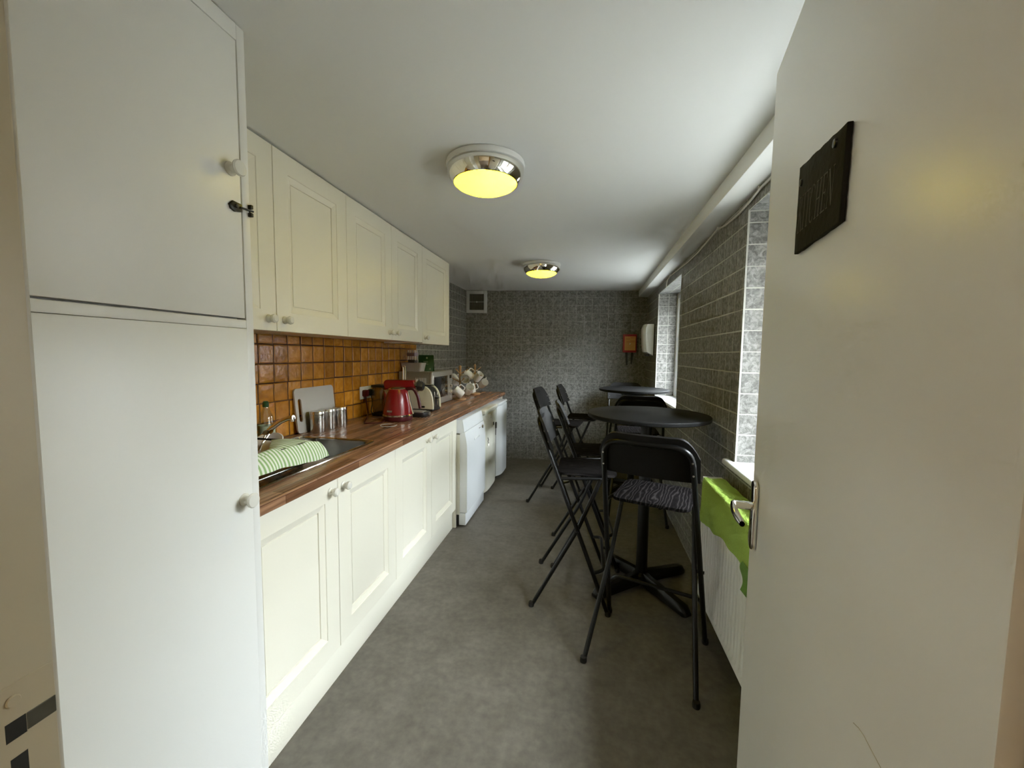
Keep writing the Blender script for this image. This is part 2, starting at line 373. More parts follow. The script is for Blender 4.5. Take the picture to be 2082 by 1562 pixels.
def lay(parent, frame, x0, x1, z0, z1, cell, gap, th, meshes, holes=(), ox=0.0, oz=0.0, rowoff=None, jit=0.0):
    """list of tile placements (world matrix, size) on the plane y=0 of frame, facing -y"""
    out = []
    r0 = math.floor((z0 - oz) / cell - 1e-6)
    k = r0
    while oz + k * cell < z1 - 1e-6:
        za, zb = max(z0, oz + k * cell), min(z1, oz + (k + 1) * cell)
        sh = rowoff(k) if rowoff else 0.0
        i = math.floor((x0 - ox - sh) / cell - 1e-6)
        while ox + sh + i * cell < x1 - 1e-6:
            xa, xb = max(x0, ox + sh + i * cell), min(x1, ox + sh + (i + 1) * cell)
            cells = [(xa, xb, za, zb)]
            for (hx0, hx1, hz0, hz1) in holes:
                nc = []
                for (a, b, c, d) in cells:
                    if b <= hx0 or a >= hx1 or d <= hz0 or c >= hz1: nc.append((a, b, c, d)); continue
                    if a < hx0: nc.append((a, hx0, c, d))
                    if b > hx1: nc.append((hx1, b, c, d))
                    a2, b2 = max(a, hx0), min(b, hx1)
                    if c < hz0: nc.append((a2, b2, c, hz0))
                    if d > hz1: nc.append((a2, b2, hz1, d))
                cells = nc
            for (a, b, c, d) in cells:
                if b - a < .012 or d - c < .012: continue
                g = gap * (1 + random.uniform(-.3, .3))
                M = frame @ T(a + g / 2 + random.uniform(-jit, jit), 0, c + g / 2 + random.uniform(-jit, jit)) @ Matrix.Rotation(random.uniform(-jit, jit) * 6, 4, 'Y') @ Matrix.Diagonal((b - a - g, th, d - c - g, 1))
                ctr = frame @ Vector(((a + b) / 2, 0, (c + d) / 2))
                out.append((M, ctr, random.choice(meshes), (b - a) * (d - c)))
            i += 1
        k += 1
    return out
CAMV = Vector((0, 0, H_CAM))
def put_tiles(parent, pl, name, limit=300, key=None):
    pl = sorted(pl, key=key or (lambda q: (q[1] - CAMV).length - 6 * q[3]))
    inv = wmat(parent).inverted()
    for M, c, me, a in pl[:limit]:
        o = bpy.data.objects.new(name, me); COL.objects.link(o); o.parent = parent; o.matrix_basis = inv @ M
    rest = pl[limit:]
    if rest:
        b = BM()
        for M, c, me, a in rest:
            n0 = len(b.verts); b.from_mesh(me); b.verts.ensure_lookup_table()
            bmesh.ops.transform(b, matrix=M, verts=b.verts[n0:])
        o = obj(name + '_field', b, rest[0][2].materials[0], parent, world=True, smooth=False); o['kind'] = 'stuff'
# frames whose -y faces the room
FR = MR @ RZ(-PI / 2)                       # x along -Y(world), faces -X ; local x = -s
FL = ML @ RZ(PI / 2)                        # x along +Y, faces +X
FB = MBK
off3 = lambda k: [0, .003, -.002, .004, .001][k % 5]
pr = []
pr += lay(WR, FR, -5.30, -1.45, 0.0, 2.095, .0985, .0060, .0012, STILE, holes=[(-W1[1], -W1[0], W1[2], W1[3]), (-W2[1], -W2[0], W2[2], W2[3])], oz=.013, ox=-.02, rowoff=off3, jit=.0006)
for (y0, y1, z0, z1) in (W1, W2):
    # far jamb (faces -Y), near jamb (faces +Y), head (faces down)
    pr += lay(WR, MR @ T(0, y1, 0), 0, REC, z0, z1, .0985, .0048, .0012, STILE, oz=.013, ox=.006, jit=.0006)
    pr += lay(WR, MR @ T(REC, y0, 0) @ RZ(PI), 0, REC, z0, z1, .0985, .0048, .0012, STILE, oz=.013, ox=.0, jit=.0006)
    pr += lay(WR, MR @ T(0, y0, z1) @ Matrix.Rotation(PI / 2, 4, 'X') @ Matrix.Rotation(PI / 2, 4, 'Y') @ T(-(y1 - y0), 0, 0) if False else MR @ Matrix(((0, 0, 1, 0), (1, 0, 0, y0), (0, 1, 0, z1), (0, 0, 0, 1))), 0, y1 - y0, 0, REC, .0985, .0048, .0012, STILE, jit=.0006)
put_tiles(WR, pr, 'tile')
pb = lay(WB, FB, 0, 2.36, 0, ZC, .0985, .0042, .0010, STILE, oz=.02, ox=.03, rowoff=off3, jit=.0006)
put_tiles(WB, pb, 'tile', key=lambda q: -q[1].z)
pg = lay(WL, FL, 3.57, 5.09, .88, ZC, .0985, .0045, .0012, STILE, oz=.02, ox=3.57, rowoff=off3, jit=.0006)
po = lay(WL, FL, .95, 3.57, .905, 1.455, .1, .0062, .0030, OTILE, oz=.902, ox=1.742, rowoff=lambda k: [0, .003, -.004, .002, .004][k % 5], jit=.0012)
put_tiles(WL, po, 'glazed_tile')
put_tiles(WL, pg, 'stone_tile')
struct('trim_3', box(BM(), (0, 3.568, .9), (.0004, 5.1, ZC)), M_GROUT, 'pale grout bed under the grey tiles left of the vent', M=ML, smooth=False)
# windows ------------------------------------------------------------
def window(n, W, label, nose):
    y0, y1, z0, z1 = W
    r = thing('window_%d' % n, label, None, (.7, (y0 + y1) / 2, z0), 0, kind='structure')
    fx = REC; fd = .065; fw = .06
    b = BM()
    for a, c in (((fx, y0, z0), (fx + fd, y0 + fw, z1)), ((fx, y1 - fw, z0), (fx + fd, y1, z1)), ((fx, y0 + fw, z0), (fx + fd, y1 - fw, z0 + fw)), ((fx, y0 + fw, z1 - fw), (fx + fd, y1 - fw, z1))):
        box(b, a, c, .004)
    obj('window_frame', b, M_UPVC, r, world=True, M=MR)
    ym = (y0 + y1) / 2
    for (a0, a1) in ((y0 + fw, ym), (ym, y1 - fw)):
        b = BM(); sw = .045
        for a, c in (((fx + .012, a0, z0 + fw), (fx + .06, a0 + sw, z1 - fw)), ((fx + .012, a1 - sw, z0 + fw), (fx + .06, a1, z1 - fw)), ((fx + .012, a0 + sw, z0 + fw), (fx + .06, a1 - sw, z0 + fw + sw)), ((fx + .012, a0 + sw, z1 - fw - sw), (fx + .06, a1 - sw, z1 - fw))):
            box(b, a, c, .004)
        s = obj('sash', b, M_UPVC, r, world=True, M=MR)
        obj('pane', box(BM(), (fx + .034, a0 + sw - .004, z0 + fw + sw - .004), (fx + .038, a1 - sw + .004, z1 - fw - sw + .004)), M_GLASS, s, world=True, M=MR, smooth=False)
    b = BM()
    if nose:
        box(b, (-.038, y0 - .06, z0 - .028), (0, y1 + .075, z0 + .002), .012, 3); box(b, (-.01, y0, z0 - .028), (REC, y1, z0 + .002))
    else:
        box(b, (-.004, y0, z0 - .02), (REC, y1, z0 + .002), .003)
    obj('window_sill', b, M_UPVC, r, world=True, M=MR)
    return r
window(1, W1, 'window nearest the door with a white projecting sill above the radiator', True)
window(2, W2, 'far window with white frame beyond the round tables', False)
# unseen paving, added to bounce skylight in through the windows
struct('ground', box(BM(), (1.06, -14, -.6), (30, 20, -.5)), M_CONC, 'unseen paving added outside the windows to bounce light in', smooth=False)

b = BM(); box(b, (5.2, -8, -.5), (5.5, 14, 2.95)); box(b, (5.15, -8, 2.95), (5.55, 14, 3.05)); box(b, (1.3, -2.7, -.5), (5.2, -2.4, 3.2))
struct('added_yard_wall', b, mat('added_wall_render', (.15, .14, .13), .9, noise=.15, nscale=3), 'unseen yard wall added across from the windows to block low sky', smooth=False)  # unseen yard walls, added to cut the low sky light

struct('added_eave', box(BM(), (1.06, -1, 2.12), (1.50, 6.5, 2.2)), M_UPVC, 'unseen eave added above the windows to block high sky', smooth=False)  # unseen overhang, added to keep high sky light off the window recesses
# doorway wall, hall -------------------------------------------------
JX0, JX1, JT = -.56, .262, 2.02
YA, YB = .10, .322
b = BM(); box(b, (-1.75, YA + .02, 0), (JX0 - .03, YB - .012, 2.5)); box(b, (JX1 + .03, YA + .02, 0), (1.05, YB - .06, 2.5)); box(b, (JX0 - .03, YA + .02, JT + .03), (JX1 + .03, YB - .06, 2.5))
struct('wall_doorway', b, M_HALL, 'wall around the kitchen doorway', smooth=False)
fr = thing('door_2', 'painted door frame around the kitchen doorway with worn strike plate', None, (JX0, .2, 0), kind='structure')
b = BM(); box(b, (JX0 - .035, YA, 0), (JX0, YB, JT), .0025, 2)
obj('jamb', b, M_BEIGE, fr, world=True)
b = BM(); box(b, (JX0 - .012, YB - .004, 0), (JX0 - .0015, YB + .004, JT), .003, 3)
obj('jamb_edge', b, mat('grey_edge_paint', (.50, .47, .40), .5, noise=.06, nscale=20), fr, world=True)  # edge strip greyer than the jamb face
b = BM(); box(b, (JX1, YA, 0), (JX1 + .035, .262, JT), .004)
obj('jamb', b, M_WARMSHADE, fr, world=True)
b = BM(); box(b, (JX0 - .035, YA, JT), (JX1 + .035, .262, JT + .035), .004)
obj('frame_head', b, M_BEIGE, fr, world=True)
# strike plate on the left jamb (painted over, with latch and bolt openings)
sp = obj('strike_plate', box(BM(), (JX0 - .001, .266, .905), (JX0 + .0007, .3205, 1.030), .0005, 1), M_BEIGE, fr, world=True)
obj('latch_hole', box(BM(), (JX0 - .02, .281, .971), (JX0 + .0009, .2965, .991)), M_SHADOWGAP, sp, world=True, smooth=False)
obj('strike_lip', box(BM(), (JX0 - .002, .2968, .972), (JX0 + .0014, .3205, .991), .0008, 1), mat('worn_strike_metal', (.10, .095, .075), .45, .5, noise=.3, nscale=60), sp, world=True)
obj('bolt_hole', box(BM(), (JX0 - .02, .283, .912), (JX0 + .0009, .296, .952)), M_SHADOWGAP, sp, world=True, smooth=False)
b = BM(); lathe(b, [(.0, .0), (.0055, 0), (.006, .001), (.005, .0022), (.0, .0022)], 14, T(JX0 + .0005, .288, 1.012) @ Matrix.Rotation(PI / 2, 4, 'Y'))
obj('screw', b, M_BEIGE, sp, world=True)
# hall around the camera
struct('hall_floor', box(BM(), (-1.5, -2.3, -.06), (1.5, .16, -.001)), M_CARPET, 'brown carpet of the hall outside the kitchen', smooth=False)
struct('hall_ceiling', box(BM(), (-1.5, -2.3, 2.45), (1.5, .14, 2.55)), M_CEIL, 'white ceiling of the hall outside the kitchen', smooth=False)
b = BM(); box(b, (-1.6, -2.3, 0), (-1.45, .14, 2.5)); box(b, (1.45, -2.3, 0), (1.6, .14, 2.5)); box(b, (-1.6, -2.4, 0), (1.6, -2.3, 2.5))
struct('wall_hall', b, M_HALL, 'beige walls of the hall outside the kitchen', smooth=False)

# ------------------------------------------------------------------ ceiling lamps
def lamp(name, label, loc, dm, group):
    r = thing(name, label, 'ceiling light', loc, 0, group)
    b = BM(); lathe(b, [(.150, 0), (.165, -.002), (.168, -.012), (.166, -.024), (.158, -.028), (.12, -.028)], 56); obj('base_ring', b, M_PLAST, r)
    b = BM(); lathe(b, [(.158, -.026), (.163, -.030), (.162, -.044), (.156, -.060), (.147, -.074), (.139, -.083), (.134, -.084), (.132, -.080)], 64, cap0=False, cap1=False); obj('bezel', b, M_CHROME, r)
    b = BM(); lathe(b, [(.134, -.081), (.125, -.092), (.10, -.104), (.07, -.112), (.035, -.117), (0.0, -.118)], 56); obj('diffuser', b, dm, r)
    return r
lamp('ceiling_light', 'round chrome-rimmed ceiling light nearer the camera, glowing yellow', (-.438, 1.735, ZC), M_LAMP, 'round chrome ceiling lights')
lamp('ceiling_light', 'smaller-looking round chrome ceiling light further down the room', (-.405, 3.67, ZC), M_LAMP, 'round chrome ceiling lights')
lamp('hall_fill_light', 'unseen round light added in the hall behind the camera for warm fill', (-.2, -1.1, 2.45), M_HFILL, None)  # unseen lamp added to warm the open door and door frame

# ------------------------------------------------------------------ tall cupboard on the left
cx, cy0, cy1 = -.87, .335, .945
r = thing('tall_cupboard', 'tall white painted built-in cupboard beside the doorway, floor to ceiling', 'cupboard', (cx - .3, .64, 0))
b = BM()
box(b, (-1.58, cy0, 0), (cx - .030, cy1, ZC - .002)); box(b, (cx - .03, .921, 0), (cx, cy1, ZC - .002), .003); box(b, (cx - .03, cy0, 1.425), (cx, .9208, 1.4465), .0015)
box(b, (cx - .03, cy0, 2.133), (cx, .9208, ZC - .002), .002)
obj('frame', b, M_WHITE, r, world=True)
ud = obj('door', box(BM(), (cx - .018, cy0 + .01, 1.4508), (cx + .0005, .9165, 2.130), .0012), M_WHITE, r, world=True)
ld = obj('door', box(BM(), (cx - .022, cy0 + .01, .06), (cx + .0005, .9212, 1.424), .0012), M_WHITE, r, world=True)
def knob(parent, p, axis=Vector((1, 0, 0)), s=1.0, m=None, flat=False):
    b = BM(); M = T(*p) @ Vector((0, 0, 1)).rotation_difference(axis).to_matrix().to_4x4()
    if flat: prof = [(.0, 0), (.0165, 0), (.0165, .004), (.010, .009), (.0085, .017), (.012, .022), (.0185, .025), (.0195, .0285), (.017, .032), (.0, .0335)]
    else: prof = [(.0, 0), (.0155, 0), (.0155, .004), (.0105, .008), (.0095, .013), (.0145, .018), (.0170, .025), (.0160, .031), (.011, .0355), (.0, .037)]
    lathe(b, [(a * s, z * s) for a, z in prof], 24, M)
    return obj('knob', b, m or M_IVORY, parent, world=True)
knob(ud, (cx, .887, 1.812), flat=True); knob(ld, (cx, .893, .978), flat=True)
# black latch on the upper door
b = BM(); out = [(0, 0), (.010, .011), (.036, .010), (.036, -.009), (.016, -.014), (.004, -.010)]
ML_ = Matrix(((0, 0, 1, cx), (1, 0, 0, .878), (0, 1, 0, 1.726), (0, 0, 0, 1)))
prism(b, out, 0, .006, ML_, .001)
tube(b, [(cx + .007, .905, 1.726), (cx + .008, .946, 1.729)], .0028, 8); lathe(b, [(0, 0), (.006, 0), (.005, .004), (0, .005)], 14, T(cx + .005, .898, 1.727) @ Matrix.Rotation(PI / 2, 4, 'Y'))
obj('latch', b, M_IRON, ud, world=True)
b = BM(); box(b, (cx - .001, .938, 1.734), (cx + .010, .9455, 1.744), .001); box(b, (cx - .001, .938, 1.714), (cx + .010, .9455, 1.724), .001); box(b, (cx - .001, .9405, 1.724), (cx + .003, .9445, 1.734))
obj('latch_keeper', b, M_IRON, r, world=True)

# ------------------------------------------------------------------ fitted units
def shaker(y0, y1, z0, z1, xf, th=.02, fw=.080, bv=.026, rec=.012):
    """door front facing +X at x=xf with a bevelled recessed panel"""
    t = BM(); x = xf
    def ring(y_in, xx): return [t.verts.new((xx, y0 + y_in, z0 + y_in)), t.verts.new((xx, y1 - y_in, z0 + y_in)), t.verts.new((xx, y1 - y_in, z1 - y_in)), t.verts.new((xx, y0 + y_in, z1 - y_in))]
    R = [ring(0, x - th), ring(0, x - .0015), ring(.0015, x), ring(fw, x), ring(fw + .0012, x - .0032), ring(fw + bv, x - rec + .001), ring(fw + bv + .0012, x - rec - .004), ring(fw + bv + .0040, x - rec - .004), ring(fw + bv + .0050, x - rec)]
    t.faces.new(R[0][::-1])
    for a, c in zip(R, R[1:]):
        for i in range(4):
            j = (i + 1) % 4; t.faces.new((a[i], a[j], c[j], c[i]))
    t.faces.new(R[-1]); bmesh.ops.recalc_face_normals(t, faces=t.faces); return t
XF = -.966
def base_unit(label, y0, ym, y1, knobs):
    r = thing('base_cabinet', label, 'cabinet', (-1.25, (y0 + y1) / 2, 0), 0, 'cream base cabinets')
    b = BM(); t = .018
    box(b, (-1.53, y0, .14), (XF - .022, y0 + t, .868)); box(b, (-1.53, y1 - t, .14), (XF - .022, y1, .868)); box(b, (-1.53, y0 + t, .14), (XF - .022, y1 - t, .158)); box(b, (-1.548, y0, .14), (-1.53, y1, .868))
    obj('carcass', b, M_CARC, r, world=True, smooth=False)
    for (a, c, ky) in ((y0, ym, knobs[0]), (ym, y1, knobs[1])):
        d = obj('door', shaker(a + .0015, c - .0015, .152, .866, XF), M_CREAM, r, world=True, sharp=12)
        knob(d, (XF, ky, .822))
    return r
base_unit('cream panelled base cabinet under the sink', .95, 1.442, 1.944, (1.392, 1.477))
base_unit('cream panelled base cabinet under the kettle, beside the dishwasher', 1.944, 2.449, 2.953, (2.375, 2.484))
p = obj('plinth', box(BM(), (-1.02, .95, 0.0), (-.990, 2.945, .1395), .001), M_CREAM); tag(p, 'cream plinth board below the base cabinets', 'plinth')
p = obj('end_panel', box(BM(), (-1.545, 2.9545, 0), (-.966, 2.9725, .868), .001), M_CREAM); tag(p, 'cream end panel standing against the dishwasher', 'panel')
p = obj('end_panel', box(BM(), (-1.545, 4.742, 0), (-.972, 4.76, .866), .001), M_CREAM); tag(p, 'cream end panel holding up the far end of the worktop', 'panel')

XU = -1.22
def upper_unit(label, doors, z0, z1):
    y0, y1 = doors[0][0], doors[-1][1]
    r = thing('wall_cabinet', label, 'cabinet', (-1.4, (y0 + y1) / 2, z0), 0, 'cream wall cabinets')
    obj('carcass', box(BM(), (-1.535, y0, z0 + .002), (XU - .022, y1, z1), .0008, 1), M_CREAM, r, world=True)
    for (a, c, ky) in doors:
        d = obj('door', shaker(a + .0015, c - .0015, z0, z1 - .004, XU), M_CREAM, r, world=True, sharp=12)
        if ky: knob(d, (XU, ky, z0 + .047))
UB = 1.447
upper_unit('cream wall cabinet pair beside the tall cupboard, above the sink', [(.95, 1.441, 1.398), (1.441, 1.936, 1.484)], UB, ZC - .004)
upper_unit('cream wall cabinet pair with two knobs close together, above the kettle', [(1.936, 2.425, 2.392), (2.425, 2.915, 2.474)], UB, ZC - .004)
upper_unit('single-door cream wall cabinet at the far end of the row', [(2.915, 3.53, 2.968)], UB - .009, ZC - .004)

# worktop with sink cut-out
def ringbox(bm, o, h, z0, z1):
    (ax, ay, bx, by), (cx_, cy_, dx, dy) = o, h
    t = bmesh.new()
    def four(x0, y0, x1, y1, z): return [t.verts.new(v) for v in ((x0, y0, z), (x1, y0, z), (x1, y1, z), (x0, y1, z))]
    ot, it, ob, ib = four(ax, ay, bx, by, z1), four(cx_, cy_, dx, dy, z1), four(ax, ay, bx, by, z0), four(cx_, cy_, dx, dy, z0)
    for i in range(4):
        j = (i + 1) % 4
        t.faces.new((ot[i], ot[j], it[j], it[i])); t.faces.new((ob[i], ib[i], ib[j], ob[j])); t.faces.new((ob[i], ob[j], ot[j], ot[i])); t.faces.new((ib[i], it[i], it[j], ib[j]))
    bmesh.ops.recalc_face_normals(t, faces=t.faces)
    es = [e for e in t.edges if all(abs(v.co.x - bx) < 1e-6 for v in e.verts) and abs(e.verts[0].co.z - e.verts[1].co.z) < 1e-6]
    bmesh.ops.bevel(t, geom=es, offset=.006, segments=4, profile=.5, affect='EDGES')
    join(bm, t)
b = BM(); ringbox(b, (-1.556, .95, -.944, 4.785), (-1.475, 1.07, -1.062, 1.890), .87, .909)
wt = obj('worktop', b, M_WOOD); tag(wt, 'long walnut block-effect worktop running over the units', 'worktop')

# ------------------------------------------------------------------ sink, tap
SK = (-1.49, 1.045, -1.05, 1.902)
r = thing('sink', 'stainless steel inset sink with drainer in the worktop', 'sink', (-1.27, 1.47, .909))
b = BM(); z = .911
bowl = rrect(-1.425, 1.51, -1.072, 1.880, .06, 5)
t = bmesh.new()
outer = rrect(SK[0], SK[1], SK[2], SK[3], .035, 5)
vo = [t.verts.new((x, y, z + .001)) for x, y in outer]; vo2 = [t.verts.new((x, y, z - .003)) for x, y in outer]; vb = [t.verts.new((x, y, z)) for x, y in bowl]
lower = rrect(-1.412, 1.523, -1.088, 1.866, .055, 5)
vl = [t.verts.new((x, y, z - .15)) for x, y in lower]
for i in range(len(vo)):
    j = (i + 1) % len(vo)
    t.faces.new((vo[i], vo2[i], vo2[j], vo[j])); t.faces.new((vb[i], vb[j], vl[j], vl[i]))
t.faces.new(vl)
ed = []
for L_ in (vo, vb):
    for i in range(len(L_)):
        e = t.edges.get((L_[i], L_[(i + 1) % len(L_)])); ed.append(e)
bmesh.ops.triangle_fill(t, edges=ed, use_beauty=True)
bmesh.ops.recalc_face_normals(t, faces=t.faces); join(b, t)
obj('basin', b, M_SINK, r, world=True, sharp=25)
b = BM(); tube(b, [(x, y, z + .0015) for x, y in outer], .0035, 8, True); obj('rim', b, M_CHROME, r, world=True)
for k in range(7):
    b = BM(); xx = -1.42 + k * .05; tube(b, [(xx, 1.09, z + .001), (xx, 1.47, z + .001)], .0035, 8); obj('drainer_ridge', b, M_SINK, r, world=True)
b = BM(); lathe(b, [(0, 0), (.035, 0), (.038, .003), (.03, .005), (0, .004)], 28, T(-1.27, 1.69, z - .149)); obj('plug_hole', b, M_CHROME, r, world=True)
r = thing('tap', 'chrome mixer tap with a rising curved spout at the sink', 'tap', (-1.455, 1.575, .912))
b = BM(); lathe(b, [(0, 0), (.027, 0), (.027, .006), (.021, .012), (.021, .05), (.018, .062), (0, .066)], 28); obj('body', b, M_CHROME, r)
b = BM(); tube(b, [(0, 0, .045), (.04, -.005, .075), (.09, -.010, .115), (.14, -.015, .147), (.180, -.018, .162), (.205, -.018, .166)], .0105, 14, rs=[.013, .012, .0115, .011, .0105, .0105]); tube(b, [(.198, -.018, .168), (.199, -.018, .148)], .010, 14); obj('spout', b, M_CHROME, r)
b = BM(); tube(b, [(0, 0, .062), (-.02, .01, .085), (-.03, .015, .11)], .007, 10); obj('lever', b, M_CHROME, r)

# ------------------------------------------------------------------ appliances under the worktop
def curve_front(bm, xb, xf_top, xf, y0, y1, z0, z1, ztop_c, bulge=0.0, n=12):
    """body panel: profile in x over z (flat with a curved upper part), extruded in y with optional bulge"""
    prof = []
    for k in range(13):
        s = k / 12; zz = z0 + (z1 - z0) * s
        xx = xf if zz < ztop_c else xf - (xf - xf_top) * (1 - math.cos((zz - ztop_c) / (z1 - ztop_c) * PI / 2)) if False else (xf if zz < ztop_c else xf + (xf_top - xf) * ((zz - ztop_c) / (z1 - ztop_c)) ** 2)
        prof.append((xx, zz))
    t = bmesh.new(); cols = []
    for i in range(n + 1):
        u = i / n; y = y0 + (y1 - y0) * u; bl = bulge * (1 - (2 * u - 1) ** 4) - bulge
        cols.append([t.verts.new((x + bl, y, zz)) for x, zz in prof] + [t.verts.new((xb, y, z1)), t.verts.new((xb, y, z0))])
    m = len(cols[0])
    for i in range(n):
        for k in range(m):
            t.faces.new((cols[i][k], cols[i + 1][k], cols[i + 1][(k + 1) % m], cols[i][(k + 1) % m]))
    t.faces.new(cols[0][::-1]); t.faces.new(cols[-1])
    bmesh.ops.recalc_face_normals(t, faces=t.faces); join(bm, t)
# dishwasher
y0, y1 = 2.985, 3.575
r = thing('dishwasher', 'white dishwasher next to the cream end panel', 'dishwasher', (-1.2, 3.28, 0))
obj('body', box(BM(), (-1.5, y0, .095), (-.945, y1, .735), .002), M_APPC, r, world=True)
obj('lid', box(BM(), (-1.5, y0, .745), (-.925, y1, .852), .003), M_APPL, r, world=True)
b = BM(); curve_front(b, -.944, -.905, -.885, y0 + .002, y1 - .002, .115, .755, .60); d = obj('door', b, M_APPL, r, world=True, sharp=30)
b = BM(); curve_front(b, -.924, -.926, -.9055, y0 + .002, y1 - .002, .759, .853, .70); cpn = obj('control_panel', b, M_APPL, r, world=True, sharp=30)
obj('kick_plate', box(BM(), (-.95, y0 + .004, .012), (-.896, y1 - .004, .108), .002), M_APPL, r, world=True)
obj('base', box(BM(), (-1.48, y0 + .01, 0), (-.955, y1 - .01, .095)), M_SHADOWGAP, r, world=True, smooth=False)
obj('handle_recess', box(BM(), (-.8905, 3.20, .655), (-.8815, 3.36, .668), .003), M_APPL, d, world=True)
b = BM(); lathe(b, [(0, 0), (.016, 0), (.014, .009), (0, .01)], 20, T(-.8965, 3.50, .715) @ Matrix.Rotation(PI / 2, 4, 'Y')); obj('dial', b, M_SKIRT, d, world=True)
obj('indicator_window', box(BM(), (-.899, 3.39, .715), (-.895, 3.43, .722)), M_SKIRT, d, world=True, smooth=False)
# cream fridge (second)
y0, y1 = 3.615, 4.135
r = thing('fridge', 'cream fridge with overhanging lid and keyhole, middle of the three appliances', 'fridge', (-1.2, 3.88, 0))
obj('body', box(BM(), (-1.5, y0, .03), (-.955, y1, .815), .004), M_APPC, r, world=True)
obj('top', box(BM(), (-1.5, y0 - .006, .80), (-.895, y1 + .004, .842), .008, 3), M_APPC, r, world=True)
b = BM(); curve_front(b, -.952, -.892, -.892, y0, y1, .05, .795, .9, .03); d = obj('door', b, M_APPC, r, world=True, sharp=30)
obj('badge', box(BM(), (-.8945, 3.78, .742), (-.890, 3.83, .775), .001), M_IVORY, d, world=True)
obj('lock', box(BM(), (-.896, 4.03, .60), (-.884, 4.06, .665), .004), M_BLKPL, d, world=True)
obj('strap', box(BM(), (-.8945, 4.038, .53), (-.889, 4.052, .60), .001), M_BLKPL, d, world=True)
obj('magnet', box(BM(), (-.8935, 3.92, .655), (-.886, 3.945, .685), .002), M_BLKPL, d, world=True)
b = BM(); tube(b, [(-.891, 3.70, .57), (-.889, 3.715, .545), (-.890, 3.70, .535), (-.889, 3.72, .51), (-.889, 3.705, .49)], .004, 6); obj('sticker', b, M_SKIRT, d, world=True)
obj('foot_rail', box(BM(), (-1.48, y0 + .02, 0), (-.96, y1 - .02, .032)), M_SHADOWGAP, r, world=True, smooth=False)
# white fridge (third)
y0, y1 = 4.165, 4.64
r = thing('fridge', 'white fridge with curved door and hinge cap, last appliance before the back wall', 'fridge', (-1.2, 4.4, 0))
obj('body', box(BM(), (-1.48, y0, .03), (-.93, y1, .818), .004), M_APPL, r, world=True)
obj('top', box(BM(), (-1.48, y0, .815), (-.89, y1, .84), .006, 3), M_APPL, r, world=True)
b = BM(); curve_front(b, -.925, -.868, -.868, y0 + .002, y1 - .002, .055, .81, .9, .045); d = obj('door', b, M_APPL, r, world=True, sharp=30)
b = BM(); lathe(b, [(0, 0), (.017, 0), (.015, .006), (0, .008)], 18, T(-.905, 4.60, .839)); obj('hinge_cap', b, M_SKIRT, r, world=True)
obj('foot_rail', box(BM(), (-1.46, y0 + .02, 0), (-.94, y1 - .02, .032)), M_SHADOWGAP, r, world=True, smooth=False)

